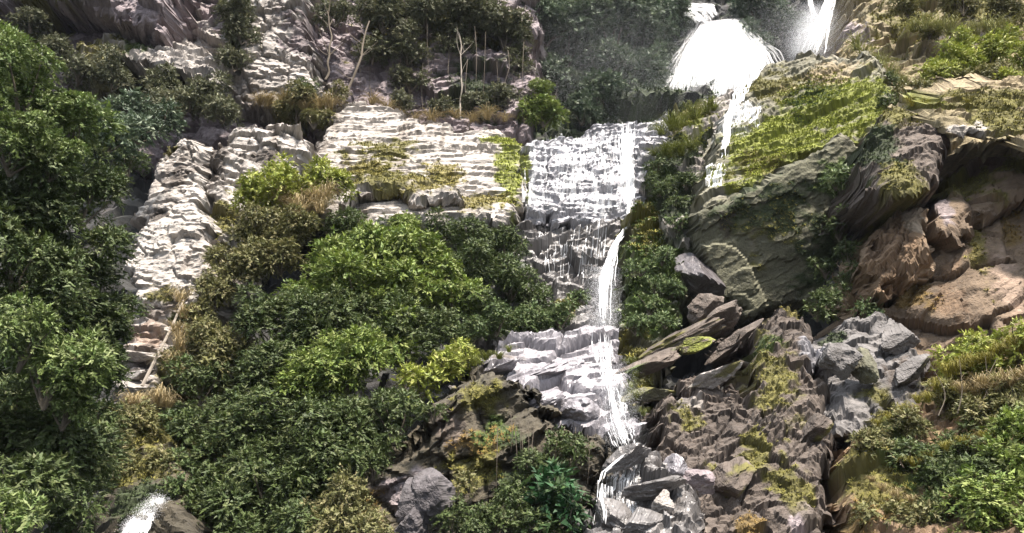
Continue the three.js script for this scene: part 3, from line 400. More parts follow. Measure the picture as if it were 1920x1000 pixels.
function stemGeo(F, key, foot) {
  if (stemCache[key]) return stemCache[key];
  const r = RNG(key.length * 5 + 3), base = V(0, -F.R * foot, 0), gs = [];
  for (const l of F.lumps.slice(0, 6)) { const e = V(l[0] * 0.95, l[1], l[2] * 0.95), m = base.clone().lerp(e, 0.5).add(V((r() - 0.5) * 0.3 * F.R, 0.1 * F.R, (r() - 0.5) * 0.3 * F.R)); gs.push(limb([base, m, e], 0.028 * F.R + 0.012, 0.008, 5)); }
  return stemCache[key] = mergeGeometries(gs);
}
let plantNo = 0;
function plant(px, py, rpx, d, sp, label, group, o = {}) {
  const R = rpx * perPx(d), q = Math.pow(2, Math.round(Math.log2(R) * 2) / 2), no = plantNo++, variant = no % 3, F = foliageGeo(sp, q, variant, o.tall ?? 1), s = R / q, r = RNG(no * 17 + 3);
  const tree = o.tree, g = new THREE.Group(), foot = tree ? (o.foot ?? 0.95) : 0.85;
  g.position.copy(at(px, py, d)); g.position.y -= R * foot;
  const fo = new THREE.Mesh(F.g, leafMat), st = new THREE.Mesh(stemGeo(F, `${sp}|${q}|${variant}|${foot}|${o.tall ?? 1}`, foot), o.pale ? paleBark : barkMat);
  fo.name = tree ? 'crown' : 'foliage'; st.name = tree ? 'trunk' : 'stem';
  for (const m of [fo, st]) { m.position.y = R * foot; m.scale.set(s * (0.9 + r() * 0.25), s * (0.85 + r() * 0.25), s * (0.9 + r() * 0.2)); m.rotation.y = no * 2.4; g.add(m); }
  leafStats += F.g.attributes.position.count / 3;
  return add(g, tree ? 'tree' : o.name || 'shrub', label, tree ? 'tree' : o.category || 'shrub', group);
}
function patch(sp, label, group, list, o) { for (const [x, y, r, d] of list) plant(x, y, r, d, sp, label, group, o); }
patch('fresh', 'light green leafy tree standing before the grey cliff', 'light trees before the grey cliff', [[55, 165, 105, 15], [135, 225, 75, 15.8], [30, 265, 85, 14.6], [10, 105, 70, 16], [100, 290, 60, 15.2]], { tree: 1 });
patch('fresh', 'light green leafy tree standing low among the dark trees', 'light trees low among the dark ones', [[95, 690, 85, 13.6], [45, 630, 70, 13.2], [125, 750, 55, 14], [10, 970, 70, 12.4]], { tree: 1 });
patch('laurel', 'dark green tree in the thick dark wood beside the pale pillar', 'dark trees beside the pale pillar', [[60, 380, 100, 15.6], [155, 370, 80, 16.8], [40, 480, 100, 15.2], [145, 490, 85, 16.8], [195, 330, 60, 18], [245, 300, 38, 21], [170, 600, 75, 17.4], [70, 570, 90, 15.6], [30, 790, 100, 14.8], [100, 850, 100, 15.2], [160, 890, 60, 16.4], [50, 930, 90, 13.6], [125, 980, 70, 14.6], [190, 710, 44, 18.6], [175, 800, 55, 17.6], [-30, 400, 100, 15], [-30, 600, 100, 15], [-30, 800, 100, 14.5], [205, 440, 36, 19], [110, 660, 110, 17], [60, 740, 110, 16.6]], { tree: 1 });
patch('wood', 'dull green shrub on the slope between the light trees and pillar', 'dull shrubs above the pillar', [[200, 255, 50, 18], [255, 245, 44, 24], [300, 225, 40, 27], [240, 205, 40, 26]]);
patch('grey', 'grey green scrub clinging to the ledges of the grey cliff', 'scrub on the grey cliff ledges', [[150, 130, 50, 31.4], [215, 140, 46, 31.2], [300, 165, 46, 31], [345, 190, 50, 30.5], [395, 180, 46, 31], [420, 210, 34, 30], [440, 110, 40, 32.6], [455, 60, 34, 32.8], [300, 205, 40, 30], [110, 90, 40, 31.6], [440, 20, 40, 32.6], [60, 40, 40, 32]]);
patch('olive', 'olive shrub rooted on the cliff ledge over the curved recess', 'olive shrubs over the recess', [[560, 195, 46, 32.4], [590, 220, 34, 31.8], [630, 175, 26, 32.6]]);
patch('laurel', 'small dark round bush on the pale buttress', null, [[578, 165, 28, 32.2]]);
patch('grey', 'grey green hanging tree at the top of the brown rooty cliff', 'hanging trees over the rooty cliff', [[720, 25, 60, 35], [800, 15, 64, 35.6], [880, 30, 70, 35.8], [945, 55, 60, 36], [850, 85, 50, 35.8], [700, 95, 34, 34.8], [765, 90, 46, 35.2], [960, 125, 44, 36.4], [630, 20, 44, 33.6], [770, 150, 34, 35]], { tree: 1 });
patch('grey', 'dull green scrub along the back edge of the pale terrace', 'scrub behind the pale terrace', [[890, 200, 38, 35], [830, 205, 30, 34.6], [940, 195, 40, 35.4], [750, 195, 28, 34]]);
patch('wood', 'haze tinted green tree in the wood beside the high waterfall', 'trees beside the high waterfall', [[1060, 60, 90, 41], [1150, 45, 100, 42], [1225, 60, 70, 43], [1040, 140, 60, 40], [1130, 115, 80, 41.4], [1195, 140, 70, 41.6], [1225, 190, 46, 41], [1020, 40, 70, 40], [1180, 195, 50, 41], [1420, 20, 60, 45], [1415, 75, 36, 43.5], [1460, 50, 40, 46], [1240, 20, 60, 44]], { tree: 1 });
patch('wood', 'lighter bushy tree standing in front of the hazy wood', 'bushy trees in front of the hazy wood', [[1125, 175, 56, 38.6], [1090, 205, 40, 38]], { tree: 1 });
patch('broad', 'bright green small tree at the back edge of the wet terrace', 'bright small trees on the terrace edge', [[1018, 205, 44, 35.4], [1015, 168, 26, 35.4], [985, 215, 30, 35.2]], { tree: 1 });
// the thick mass of shrubs below the terrace
patch('lime', 'bright yellow green shrub on the crest beside the mossy boulder', 'bright shrubs on the crest', [[545, 350, 66, 25], [485, 372, 46, 25], [600, 340, 44, 25.6], [635, 345, 34, 25.8], [520, 330, 34, 25.4]]);
patch('olive', 'dull olive scrub on the slope beside the pale pillar', 'olive scrub beside the pillar', [[480, 440, 56, 24], [550, 435, 56, 23.8], [430, 490, 50, 23.6], [405, 550, 50, 23.2], [375, 610, 50, 22.8], [350, 690, 50, 22.2], [470, 500, 50, 23.2], [530, 480, 46, 23.2], [400, 640, 50, 22], [425, 665, 56, 21.4]]);
patch('broad', 'vivid green leafy shrub in the thick mass below the terrace', 'vivid shrubs below the terrace', [[640, 495, 76, 22.8], [720, 475, 74, 22.6], [795, 475, 60, 22.8], [850, 560, 50, 22.4], [760, 540, 70, 22], [675, 540, 70, 21.8], [600, 525, 54, 22.6], [750, 430, 40, 24.4], [830, 520, 50, 22.6], [560, 560, 50, 22], [880, 545, 36, 22.8]]);
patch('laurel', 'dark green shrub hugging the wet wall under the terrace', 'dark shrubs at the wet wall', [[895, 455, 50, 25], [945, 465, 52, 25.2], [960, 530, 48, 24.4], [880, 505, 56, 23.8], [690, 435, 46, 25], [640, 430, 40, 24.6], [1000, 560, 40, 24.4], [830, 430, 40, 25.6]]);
patch('scrub', 'low green scrub at the foot of the wet wall', 'low scrub at the foot of the wet wall', [[930, 600, 44, 22.9], [990, 600, 40, 23.4], [1050, 590, 36, 23.6], [880, 625, 40, 22.2], [1085, 560, 24, 24.4]]);
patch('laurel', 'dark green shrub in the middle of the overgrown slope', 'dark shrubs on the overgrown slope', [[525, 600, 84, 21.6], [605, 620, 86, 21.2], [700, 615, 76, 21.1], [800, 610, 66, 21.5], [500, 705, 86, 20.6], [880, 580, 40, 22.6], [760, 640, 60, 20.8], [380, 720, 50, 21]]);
patch('broad', 'green shrub lower on the overgrown slope among dark ones', 'green shrubs lower on the slope', [[580, 715, 66, 19.8], [650, 690, 70, 19.9], [715, 655, 50, 20.2], [620, 660, 46, 20.4], [560, 755, 44, 19.6], [760, 600, 36, 20.9]]);
patch('lime', 'yellow green scrub beside the edge of the pale wet slab', 'yellow scrub beside the wet slab', [[830, 690, 40, 20.2], [790, 722, 36, 19.8], [870, 665, 30, 20.8], [760, 705, 30, 19.9]]);
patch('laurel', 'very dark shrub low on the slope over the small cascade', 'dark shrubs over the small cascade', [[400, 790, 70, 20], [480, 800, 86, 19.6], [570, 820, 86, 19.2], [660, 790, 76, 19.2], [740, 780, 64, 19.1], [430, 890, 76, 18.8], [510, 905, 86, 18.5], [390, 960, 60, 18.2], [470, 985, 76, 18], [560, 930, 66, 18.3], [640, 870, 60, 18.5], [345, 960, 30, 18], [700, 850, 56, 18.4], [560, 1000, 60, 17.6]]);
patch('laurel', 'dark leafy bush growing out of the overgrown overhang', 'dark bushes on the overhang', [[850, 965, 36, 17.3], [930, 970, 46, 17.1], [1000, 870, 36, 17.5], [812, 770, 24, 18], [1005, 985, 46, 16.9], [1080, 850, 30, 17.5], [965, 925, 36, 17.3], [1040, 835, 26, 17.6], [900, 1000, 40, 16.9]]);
patch('glossy', 'glossy dark green broad leaved bush beside the lower stream', 'glossy bushes beside the lower stream', [[1050, 925, 46, 16.9], [1070, 965, 36, 16.6], [1030, 900, 30, 17.1]]);
patch('olive', 'ochre tinted low bush on the mossy ground under the slope', 'ochre bushes under the slope', [[650, 940, 50, 17.5], [700, 990, 44, 17.1], [610, 985, 50, 17.2], [880, 905, 24, 17.7]]);
// right hand slopes
patch('lime', 'bright yellow green bush on the sandy ledge above the overhang', 'bright bushes above the overhang', [[1785, 115, 54, 25], [1850, 95, 60, 25.4], [1900, 165, 44, 23.8], [1760, 145, 44, 24.6], [1925, 110, 44, 24.4], [1800, 80, 30, 25.6]]);
patch('olive', 'dull olive bush among the bright bushes on the sandy ledge', 'olive bushes above the overhang', [[1830, 160, 50, 24.4], [1725, 175, 34, 24.4], [1870, 150, 40, 24.2], [1680, 180, 30, 25.6]]);
patch('laurel', 'dark shrub in the corner behind the rock hump', 'dark shrubs behind the hump', [[1655, 160, 34, 28], [1640, 200, 28, 26], [1665, 195, 24, 25]]);
patch('olive', 'olive scrub on top of the brown cliff side', 'olive scrub on the brown cliff side', [[1700, 15, 34, 31.8], [1800, -5, 50, 31.8], [1890, 15, 44, 30.6], [1740, 60, 24, 31.2]]);
patch('scrub', 'green shrub draped down the groove beside the smooth boulder face', 'shrubs beside the smooth boulder face', [[1600, 340, 34, 23.2], [1640, 385, 30, 22.4], [1625, 585, 26, 21.5], [1565, 340, 26, 23.5], [1600, 400, 30, 22.8]]);
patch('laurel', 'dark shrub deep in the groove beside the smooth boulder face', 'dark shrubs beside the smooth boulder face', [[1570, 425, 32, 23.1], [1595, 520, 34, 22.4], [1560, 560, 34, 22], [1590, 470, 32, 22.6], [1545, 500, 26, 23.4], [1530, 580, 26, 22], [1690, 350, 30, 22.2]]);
patch('lime', 'yellow green feathery bush on the bank below the rusty wall', 'feathery bushes below the rusty wall', [[1850, 665, 56, 17.8], [1905, 645, 50, 17.2], [1800, 690, 40, 18], [1880, 700, 40, 17.2]]);
patch('olive', 'olive twiggy bush on the mossy bank', 'olive bushes on the mossy bank', [[1900, 750, 50, 16.6], [1765, 740, 40, 17.6], [1840, 785, 50, 16.8], [1640, 830, 40, 17.1], [1720, 970, 44, 15.7], [1650, 960, 36, 16], [1700, 790, 40, 17.3]]);
patch('broad', 'fresh green leafy bush low on the mossy bank', 'fresh bushes on the mossy bank', [[1895, 870, 66, 15.5], [1850, 945, 66, 15.2], [1915, 985, 50, 14.8], [1930, 800, 50, 15.8], [1820, 1000, 44, 15]]);
patch('laurel', 'dark green bush on the mossy bank between olive and fresh bushes', 'dark bushes on the mossy bank', [[1780, 900, 50, 16], [1710, 860, 50, 16.6], [1800, 830, 44, 16.5], [1830, 880, 40, 15.8], [1770, 960, 40, 15.6]]);
patch('olive', 'olive ferny bush on the mound above the small cascade', 'ferny bushes on the mound', [[255, 800, 46, 20], [215, 835, 40, 19.2], [300, 865, 36, 18.8], [240, 880, 40, 18.7], [205, 780, 34, 20]]);
patch('scrub', 'green ferny bush on the mound above the small cascade', 'green ferny bushes on the mound', [[330, 795, 36, 20.4], [345, 870, 34, 18.8], [330, 920, 26, 18.1]]);
patch('scrub', 'small green fern clump on the mossy column', 'fern clumps on the mossy column', [[1240, 480, 26, 24.3], [1200, 500, 24, 24.3], [1260, 540, 26, 23.9], [1215, 570, 28, 23.6], [1245, 600, 24, 23.2], [1190, 610, 22, 23], [1270, 420, 24, 25.6], [1225, 530, 24, 24]], { name: 'fern', category: 'fern' });
patch('laurel', 'dark fern clump on the side of the grassy knob', 'dark fern clumps on the grassy knob', [[1240, 350, 34, 27], [1270, 385, 30, 26.4], [1230, 310, 26, 28], [1285, 340, 26, 27]], { name: 'fern', category: 'fern' });

// ---------------------------------------------------------------- arching grass, hanging roots, bare stems
const bladeMats = { dry: [0.30, 0.24, 0.12], straw: [0.38, 0.31, 0.17], green: [0.14, 0.16, 0.03], yellow: [0.24, 0.22, 0.04], pale: [0.26, 0.27, 0.10] };
const tuftGeo = {};
function tuftOf(kind, variant) {
  const key = kind + variant; if (tuftGeo[key]) return tuftGeo[key];
  const r = RNG(variant * 7 + kind.length * 3), c0 = bladeMats[kind], pos = [], col = [], idx = [];
  for (let k = 0; k < 90; k++) {
    const a = r() * 6.283, out = 0.35 + r() * 0.9, h = 0.5 + r() * 0.6, w = 0.012 + r() * 0.014, c = Math.cos(a), s = Math.sin(a), o = [(r() - 0.5) * 0.3, (r() - 0.5) * 0.3], tn = 0.6 + r() * 0.7, v0 = pos.length / 3;
    for (let i = 0; i <= 5; i++) { const t = i / 5, q = out * t, y = h * (2.1 * t - 1.75 * t * t), ww = w * (1 - t * 0.9); pos.push(o[0] + c * q - s * ww, y, o[1] + s * q + c * ww, o[0] + c * q + s * ww, y, o[1] + s * q - c * ww); for (let v = 0; v < 2; v++) col.push(c0[0] * tn, c0[1] * tn, c0[2] * tn); if (i) { const b = v0 + i * 2; idx.push(b - 2, b - 1, b, b - 1, b + 1, b); } }
  }
  const g = new THREE.BufferGeometry(); g.setAttribute('position', new THREE.Float32BufferAttribute(pos, 3)); g.setAttribute('color', new THREE.Float32BufferAttribute(col, 3)); g.setIndex(idx); g.computeVertexNormals(); return tuftGeo[key] = g;
}
let tn = 0;
function grass(kind, label, group, list) { for (const [x, y, s, d] of list) { const m = new THREE.Mesh(tuftOf(kind, tn % 3), leafMat), k = s * perPx(d); m.position.copy(at(x, y, d)); m.scale.set(k, k * (0.8 + hash(tn) * 0.5), k); m.rotation.y = tn++ * 1.9; add(m, 'grass_tuft', label, 'grass tuft', group); } }
const row = (x0, y0, x1, y1, n, s, d0, d1, sd = 1) => [...Array(n).keys()].map((k) => { const t = (k + 0.5) / n, h = hash(k, sd, 9) - 0.5; return [x0 + (x1 - x0) * t + h * 18, y0 + (y1 - y0) * t + (hash(k, sd, 5) - 0.5) * 14, s * (0.7 + 0.6 * hash(k, sd, 2)), d0 + (d1 - d0) * t]; });
grass('straw', 'dry straw coloured grass arching from the crest beside the mossy boulder', 'dry grass on the crest', [...row(520, 385, 620, 380, 6, 44, 24.6, 24.8), [560, 405, 50, 24.2], [600, 400, 40, 24.2]]);
grass('dry', 'dry brown grass along the back edge of the pale terrace', 'dry grass behind the terrace', [...row(690, 195, 800, 228, 4, 24, 33.4, 33, 3), ...row(800, 225, 960, 232, 5, 26, 33, 33.4, 4)]);
grass('dry', 'dry brown grass on the ledge over the curved recess', 'dry grass over the recess', row(470, 195, 620, 212, 9, 30, 32.2, 32, 5));
grass('yellow', 'yellow green grass on the bank below the rusty wall', 'yellow grass below the rusty wall', [...row(1770, 705, 1940, 650, 12, 36, 17.4, 16.9, 6), ...row(1640, 800, 1800, 730, 8, 30, 17.4, 17.2, 7), ...row(1700, 890, 1900, 800, 6, 30, 16.4, 16, 8)]);
grass('dry', 'dry twiggy grass under the olive bushes of the bank', 'dry grass on the bank', [...row(1800, 745, 1930, 715, 7, 36, 16.9, 16.4, 9), ...row(1620, 900, 1760, 980, 6, 24, 16.4, 15.8, 10)]);
grass('green', 'green grass tuft on the grassy knob beside the upper falls', 'grass on the knob', [...row(1240, 260, 1340, 200, 8, 34, 28.6, 31.4, 11), ...row(1230, 300, 1310, 280, 7, 34, 28, 28.2, 12)]);
grass('pale', 'pale green grass on the brown cliff side', 'grass on the brown cliff side', [...row(1600, 90, 1700, 170, 8, 36, 31.2, 29.5, 13), ...row(1700, 60, 1900, 60, 8, 40, 31, 29.8, 14)]);
grass('yellow', 'yellow grass fringe on the sandy ledge above the overhang', 'grass on the sandy ledge', row(1690, 192, 1930, 205, 12, 20, 22.4, 21.2, 15));
grass('straw', 'straw coloured grass beside the foot of the pale pillar', 'grass beside the pillar', [...row(340, 560, 330, 720, 7, 36, 22.6, 21.6, 16), ...row(230, 770, 330, 760, 6, 40, 20.6, 20.6, 17)]);
grass('green', 'green grass tuft along the edge of the pale wet slab', 'grass beside the wet slab', [...row(790, 722, 960, 655, 8, 26, 19.7, 21, 18), ...row(1180, 680, 1200, 790, 5, 30, 21, 19, 19)]);
function bare(name, pts, r0, r1, label, category, group, mat = barkMat) { const P = pts.map((p) => at(...p)), b = P[0].clone(), m = new THREE.Mesh(limb(P.map((p) => p.sub(b)), r0, r1, 6), mat); m.position.copy(b); return add(m, name, label, category, group); }
bare('dead_branch', [[266, 724, 21.6], [292, 672, 21.8], [322, 612, 22.2], [344, 562, 22.6]], 0.05, 0.03, 'bare pale branch leaning against the foot of the pillar', 'branch', null, paleBark);
function thinTree(pts, r0, label, mat, seed) {
  const P = pts.map((p) => at(...p)), b = P[0].clone(), r = RNG(seed), gs = [], Q = P.map((p) => p.clone().sub(b)), c = new THREE.CatmullRomCurve3(Q), M = [...Array(9).keys()].map((k) => c.getPoint(k / 8).add(V((r() - 0.5) * 0.16, 0, (r() - 0.5) * 0.16)));
  M[0].set(0, 0, 0); const g = new THREE.Group(), t = new THREE.Mesh(limb(M, r0, r0 * 0.45, 7), mat); t.name = 'trunk'; g.add(t);
  for (let k = 0; k < 7; k++) { const o = M[3 + Math.floor(r() * 5)], e = o.clone().add(V((r() - 0.5) * 1.8, 0.5 + r() * 0.9, (r() - 0.5) * 0.8)), m = o.clone().lerp(e, 0.5).add(V((r() - 0.5) * 0.25, -0.08, 0)), w = new THREE.Mesh(limb([o, m, e], r0 * 0.4, r0 * 0.12, 5), mat); w.name = 'branch'; g.add(w); }
  g.position.copy(b); return add(g, 'thin_tree', label, 'tree');
}
thinTree([[862, 222, 34.6], [866, 150, 34.6], [861, 60, 34.8]], 0.045, 'slender trunk standing before the rooty cliff', paleBark, 3);
thinTree([[610, 150, 33], [620, 90, 33], [611, 10, 33.2]], 0.06, 'thin grey trunk on the pale buttress', barkMat, 4);
thinTree([[640, 200, 33.2], [668, 130, 33.4], [690, 40, 34]], 0.07, 'thin brown trunk slanting beside the pale buttress', barkMat, 5);
const lR = 'thin root hanging down the brown rooty cliff', grpR = 'hanging roots on the rooty cliff';
for (let k = 0; k < 15; k++) { const x = 690 + k * 20 + (hash(k, 3) - 0.5) * 30, y = 40 + hash(k, 7) * 80, l = 60 + hash(k, 8) * 90, d = 34.7 + hash(k, 4) * 0.6; bare('hanging_root', [[x, y, d], [x + (hash(k, 1) - 0.5) * 8, y + l * 0.5, d], [x + (hash(k, 2) - 0.5) * 14, y + l, d - 0.1]], 0.012 + 0.016 * hash(k, 15), 0.008, lR, 'root', grpR, barkMat); }
for (let k = 0; k < 16; k++) { const x = 940 + k * 11 + (hash(k, 31) - 0.5) * 24, y = 775 + hash(k, 17) * 30 + k * 2, l = 50 + hash(k, 18) * 80, d = 17.7; bare('hanging_root', [[x, y, d + 0.2], [x + (hash(k, 11) - 0.5) * 10, y + l * 0.5, d], [x + (hash(k, 12) - 0.5) * 16, y + l, d]], 0.008, 0.003, 'thin root hanging below the wet slab edge', 'root', 'hanging roots below the wet slab'); }
for (let k = 0; k < 5; k++) { const x = 1760 + k * 36, y = 780 - k * 4; bare('bare_stem', [[x, y, 16.6], [x + 20 - 40 * hash(k, 21), y - 40, 16.7], [x + 60 - 90 * hash(k, 22), y - 80 - 30 * hash(k, 23), 16.9]], 0.012, 0.004, 'thin bare twig in the olive bushes on the bank', 'twig', 'bare twigs on the bank'); }

// ---------------------------------------------------------------- water
const streams = {};
function strandGeo(P, w, nrm) {                                      // a rounded thread of water: left edge, raised middle, right edge
  const pos = [], idx = [], T = V(0, 0, 0), S = V(0, 0, 0), n = P.length;
  for (let i = 0; i < n; i++) {
    T.copy(P[Math.min(n - 1, i + 1)]).sub(P[Math.max(0, i - 1)]).normalize(); S.crossVectors(T, nrm).normalize();
    const ww = w * (0.04 + 0.96 * Math.pow(Math.sin(Math.PI * clamp((i + 0.2) / n)), 0.7)) , p = P[i];
    pos.push(p.x - S.x * ww, p.y - S.y * ww, p.z - S.z * ww, p.x + nrm.x * ww * 0.5, p.y + nrm.y * ww * 0.5, p.z + nrm.z * ww * 0.5, p.x + S.x * ww, p.y + S.y * ww, p.z + S.z * ww);
    if (i) { const b = i * 3; idx.push(b - 3, b - 2, b, b - 2, b + 1, b, b - 2, b - 1, b + 1, b - 1, b + 2, b + 1); }
  }
  const g = new THREE.BufferGeometry(); g.setAttribute('position', new THREE.Float32BufferAttribute(pos, 3)); g.setIndex(idx); g.computeVertexNormals(); return g;
}
function lerpPath(path, t) { const f = clamp(t, 0, 0.9999) * (path.length - 1), i = Math.floor(f), k = f - i; return path[i].map((a, z) => a + (path[i + 1][z] - a) * k); }
// left and right banks [px, py, d]; strands run between them. onto: a rock mass they slide over
function flow(gs, o) {
  const r = RNG(o.seed);
  for (let k = 0; k < o.n; k++) {
    let s = o.soft ? 0.5 + (r() + r() + r() + r() - 2) * 0.4 : r(); const t0 = r() * (1 - o.span) * (o.fromTop ? (o.top ?? 0) : 1), t1 = t0 + o.span * (0.5 + r() * 0.5), P = [], N = o.steps ?? 12; if (o.clump && 0.5 + 0.9 * fbm(s * 9, t0 * 5, o.seed + 0.5, 3) < r() * o.clump) continue; const ph = r() * 99, w = o.w * (0.4 + r() * 1.2);
    for (let i = 0; i <= N; i++) {
      const t = t0 + (t1 - t0) * i / N, a = lerpPath(o.a, t), b = lerpPath(o.b, t), ss = s + 0.04 * noise(t * 6 + ph, k * 0.37, o.seed) , q = a.map((x, z) => x + (b[z] - x) * ss);
      P.push(o.onto ? o.onto.on(q[0], q[1], (o.lift ?? 0.03) + r() * 0.01) : at(q[0] + (r() - 0.5) * (o.jit ?? 0), q[1], q[2] + (hash(k, 5, o.seed) - 0.5) * (o.thick ?? 0.4)));
    }
    gs.push(strandGeo(P, w, o.onto ? o.onto.n : V(0, 0.25, 0.97)));
  }
}
function water(name, label, list, mat = filmMat) { const gs = []; for (const o of list) flow(gs, o); add(new THREE.Mesh(mergeGeometries(gs), mat), name, label, 'water', null, 'structure'); }
water('waterfall', 'broad brilliant white waterfall dropping past the hazy wood', [
  { seed: 1, soft: 1, n: 1700, span: 0.86, fromTop: 1, top: 1, w: 0.035, jit: 2, steps: 16, thick: 1.2, a: [[1322, 40, 43.6], [1300, 82, 43.2], [1272, 140, 42.6], [1226, 245, 41.4]], b: [[1376, 34, 43.6], [1404, 66, 43], [1432, 105, 42], [1462, 190, 41]] },
  { seed: 2, soft: 1, n: 3600, span: 0.35, w: 0.035, jit: 2, thick: 1.6, a: [[1324, 40, 43.4], [1302, 82, 43], [1274, 140, 42.4], [1228, 240, 41.4]], b: [[1370, 34, 43.4], [1398, 66, 42.8], [1426, 105, 42], [1456, 190, 41]] },
  { seed: 3, n: 420, span: 0.35, w: 0.05, thick: 0.5, jit: 5, clump: 1.1, a: [[1262, 24, 44.4], [1290, 30, 44.1], [1312, 48, 43.7]], b: [[1290, 6, 44.4], [1335, 8, 44.1], [1352, 40, 43.6]] }], veilMat);
water('side_waterfall', 'thin twin threads of falling water in the dark cleft', [
  { seed: 4, soft: 1, n: 90, span: 0.5, w: 0.022, jit: 2, thick: 0.3, a: [[1556, -30, 38], [1530, 40, 37.4], [1500, 110, 36.5]], b: [[1574, -30, 38], [1556, 40, 37.4], [1545, 110, 36.5]] }, { seed: 5, n: 20, span: 0.6, w: 0.018, jit: 2, thick: 0.2, a: [[1508, -30, 38], [1524, 40, 37.4]], b: [[1514, -30, 38], [1534, 40, 37.4]] }]);
water('ledge_water', 'thin white film of water sliding over the wet terrace', [
  { seed: 22, n: 190, span: 0.12, w: 0.06, steps: 6, clump: 0.9, onto: masses.wet, a: [[988, 264, 0], [985, 330, 0], [984, 408, 0]], b: [[1185, 232, 0], [1195, 320, 0], [1180, 412, 0]] },
  { seed: 6, n: 220, span: 0.28, w: 0.04, steps: 14, clump: 1, onto: masses.wet, a: [[988, 264, 0], [985, 330, 0], [984, 408, 0]], b: [[1180, 232, 0], [1190, 320, 0], [1180, 412, 0]] },
  { seed: 8, n: 80, span: 0.5, w: 0.04, steps: 14, onto: masses.wet, a: [[1000, 262, 0], [1000, 285, 0]], b: [[1230, 232, 0], [1236, 262, 0]] }], veilMat);
water('bright_strand', 'narrow bright strand of water down the edge of the wet terrace', [
  { seed: 7, n: 150, soft: 1, span: 0.4, w: 0.03, steps: 20, onto: masses.wet, lift: 0.05, a: [[1162, 232, 0], [1164, 290, 0], [1176, 350, 0], [1160, 418, 0]], b: [[1196, 230, 0], [1186, 290, 0], [1192, 350, 0], [1188, 420, 0]] }]);
water('falling_stream', 'slender white stream dropping from the wet terrace to the slab', [
  { seed: 9, soft: 1, n: 50, span: 0.4, w: 0.011, jit: 3, thick: 0.25, a: [[1170, 418, 27.6], [1146, 460, 26.4], [1120, 520, 25.2], [1116, 620, 23]], b: [[1190, 418, 27.6], [1158, 460, 26.4], [1152, 520, 25.2], [1146, 625, 22.8]] },
  { seed: 10, n: 40, span: 0.35, w: 0.018, jit: 3, thick: 0.15, a: [[1176, 414, 27.6], [1148, 460, 26.3], [1124, 520, 25], [1124, 620, 22.9]], b: [[1186, 414, 27.6], [1154, 460, 26.3], [1136, 520, 25], [1136, 625, 22.8]] },
  { seed: 11, n: 70, span: 0.3, w: 0.012, steps: 12, onto: masses.wall, a: [[1000, 418, 0], [1010, 520, 0]], b: [[1150, 418, 0], [1130, 540, 0]] }]);
water('slab_water', 'white water spreading down the side of the pale slab', [
  { seed: 31, soft: 1, n: 60, span: 0.3, w: 0.007, jit: 3, thick: 0.2, a: [[1122, 618, 22.3], [1128, 700, 20.2], [1140, 790, 18.3], [1165, 852, 17.2]], b: [[1144, 618, 22.3], [1152, 700, 20.2], [1172, 790, 18.3], [1195, 852, 17.2]] },
  { seed: 12, n: 24, span: 0.25, w: 0.008, steps: 14, onto: masses.slab, lift: 0.1, a: [[1105, 625, 0], [1110, 700, 0], [1115, 790, 0]], b: [[1150, 622, 0], [1160, 700, 0], [1180, 800, 0]] },
  { seed: 13, n: 16, span: 0.4, w: 0.008, jit: 3, thick: 0.3, a: [[1118, 795, 18.6], [1150, 850, 17.6]], b: [[1185, 795, 18.4], [1200, 850, 17.6]] }]);
water('lower_stream', 'pale stream running between wet stones below the overhang', [
  { seed: 14, n: 130, span: 0.25, w: 0.006, steps: 14, onto: masses.bed, lift: 0.08, a: [[1165, 850, 0], [1125, 900, 0], [1105, 1010, 0]], b: [[1215, 850, 0], [1190, 920, 0], [1230, 1010, 0]] },
  { seed: 15, n: 14, span: 0.5, w: 0.006, thick: 0.1, a: [[1170, 850, 16.6], [1128, 885, 16.2], [1120, 915, 16]], b: [[1180, 850, 16.6], [1136, 885, 16.2], [1128, 915, 16]] }, { seed: 16, n: 12, span: 0.5, w: 0.006, thick: 0.1, a: [[1120, 915, 15.9], [1130, 960, 15.6], [1128, 990, 15.5]], b: [[1130, 915, 15.9], [1138, 960, 15.6], [1136, 990, 15.5]] }]);
water('small_cascade', 'small bright white cascade at the foot of the mossy mound', [
  { seed: 17, n: 420, span: 0.4, w: 0.012, jit: 3, thick: 0.3, a: [[292, 934, 17.6], [255, 965, 17.2], [215, 1015, 16.8]], b: [[308, 932, 17.6], [288, 968, 17.2], [268, 1015, 16.8]] }]);
water('boulder_runnel', 'white runnels trickling over the mossy boulder top', [
  { seed: 19, n: 90, span: 0.4, w: 0.025, steps: 12, onto: masses.btop, lift: 0.06, a: [[1372, 196, 0], [1362, 240, 0]], b: [[1430, 200, 0], [1420, 240, 0]] }, { seed: 20, n: 70, span: 0.4, w: 0.025, steps: 14, onto: masses.btop, lift: 0.06, a: [[1385, 160, 0], [1360, 230, 0], [1350, 300, 0]], b: [[1420, 140, 0], [1372, 230, 0], [1362, 300, 0]] }, { seed: 21, n: 45, span: 0.4, w: 0.02, steps: 14, onto: masses.btop, lift: 0.06, a: [[1330, 300, 0], [1318, 360, 0]], b: [[1370, 300, 0], [1340, 360, 0]] }]);
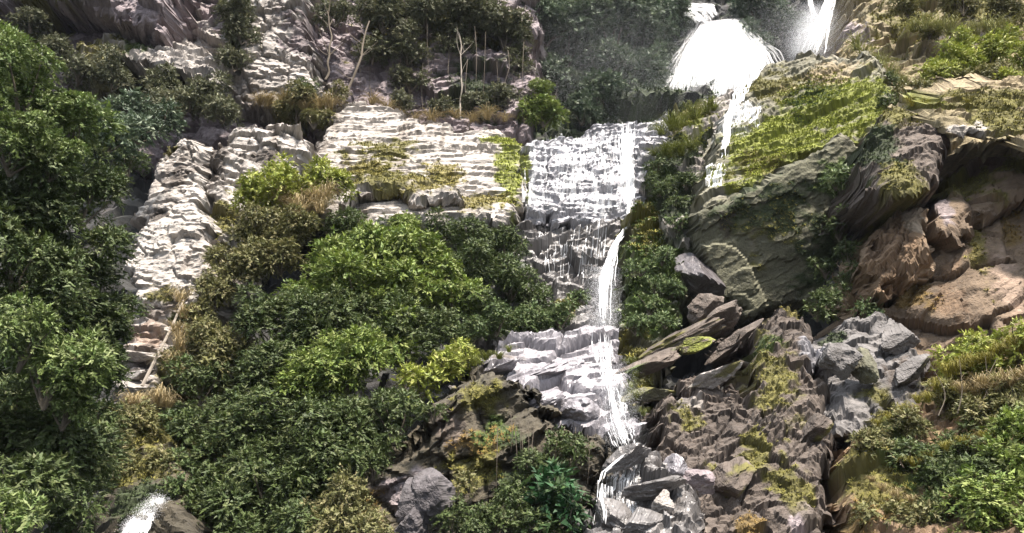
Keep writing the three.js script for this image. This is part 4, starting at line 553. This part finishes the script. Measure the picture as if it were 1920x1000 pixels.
// drops of spray in the air
function spray(label, group, seed, n, size, fn, mat = sprayMat) {
  const g = new THREE.TetrahedronGeometry(1, 0), im = new THREE.InstancedMesh(g, mat, n), M = new THREE.Matrix4(), q = new THREE.Quaternion(), r = RNG(seed), G = () => (r() + r() + r() + r() - 2);
  for (let k = 0; k < n; k++) { const p = fn(r, G), s = size * (0.4 + r() * 0.9); q.set(r() - 0.5, r() - 0.5, r() - 0.5, r() - 0.5).normalize(); M.compose(at(...p), q, V(s, s, s)); im.setMatrixAt(k, M); }
  add(im, 'spray', label, 'spray', group, 'stuff');
}
spray('white spray drifting round the broad waterfall', null, 1, 330000, 0.0045, (r, G) => { const t = Math.sqrt(r()), c = 1340 + (r() - 0.5) * (60 + t * 130); return [c - t * 14 + G() * (12 + t * 26), 30 + t * 180 + G() * 24, 41 + G() * 1.2]; });
spray('white spray rising from the thin side waterfall in the cleft', null, 2, 150000, 0.0045, (r, G) => { const t = r(); return [1505 + t * 30 + G() * 30, 105 - t * 80 + G() * 26, 35 + G()]; });
spray('fine spray drifting off the slab above the lower stream', null, 3, 20000, 0.003, (r, G) => { const t = r(); return [1148 + t * 20 + G() * 34, 690 + t * 140 + G() * 30, 18.2 + G() * 0.5]; });
spray('fine spray round the slender falling stream', null, 4, 16000, 0.005, (r, G) => { const t = r(); return [1132 + G() * 26, 500 + t * 120, 24 - t * 1.4 + G() * 0.3]; });
spray('thin bluish mist hanging in front of the hazy wood', null, 5, 250000, 0.0032, (r, G) => [1140 + G() * 170, 120 + G() * 130, 38.5 + G() * 1.6]);
spray('thin mist hanging before the top of the brown cliff side', null, 6, 50000, 0.0045, (r, G) => [1500 + G() * 90, 60 + G() * 60, 33.5 + G()]);
spray('fine spray over the small cascade', null, 7, 16000, 0.004, (r, G) => { const t = r(); return [300 - t * 60 + G() * 16, 938 + t * 60 + G() * 14, 17.3 - t * 0.4 + G() * 0.2]; });
console.log('plants', plantNo, 'leaf triangles', leafStats);
console.log('moss', mossTotal);
// things alike but for their height on the slope are told apart by it
{
  const sets = {}; for (const o of scene.children) if (o.userData.group) (sets[o.userData.group + '|' + o.userData.label] ||= []).push(o);
  const ord = ['', 'second ', 'third ', 'fourth ', 'fifth ', 'sixth ', 'seventh ', 'eighth ', 'ninth ', 'tenth '];
  for (const list of Object.values(sets)) {
    if (list.length < 2) continue; const b = new THREE.Box3(), c = V(0, 0, 0); list.sort((p, q) => b.setFromObject(q).getCenter(c).y - b.setFromObject(p).getCenter(c).y);
    const n = list.length; list.forEach((o, k) => { if (k < 10 && k < n / 2) o.userData.label += `, ${ord[k]}highest`; else if (n - 1 - k < 10) o.userData.label += `, ${ord[n - 1 - k]}lowest`; });
  }
}
renderer.render(scene, camera);
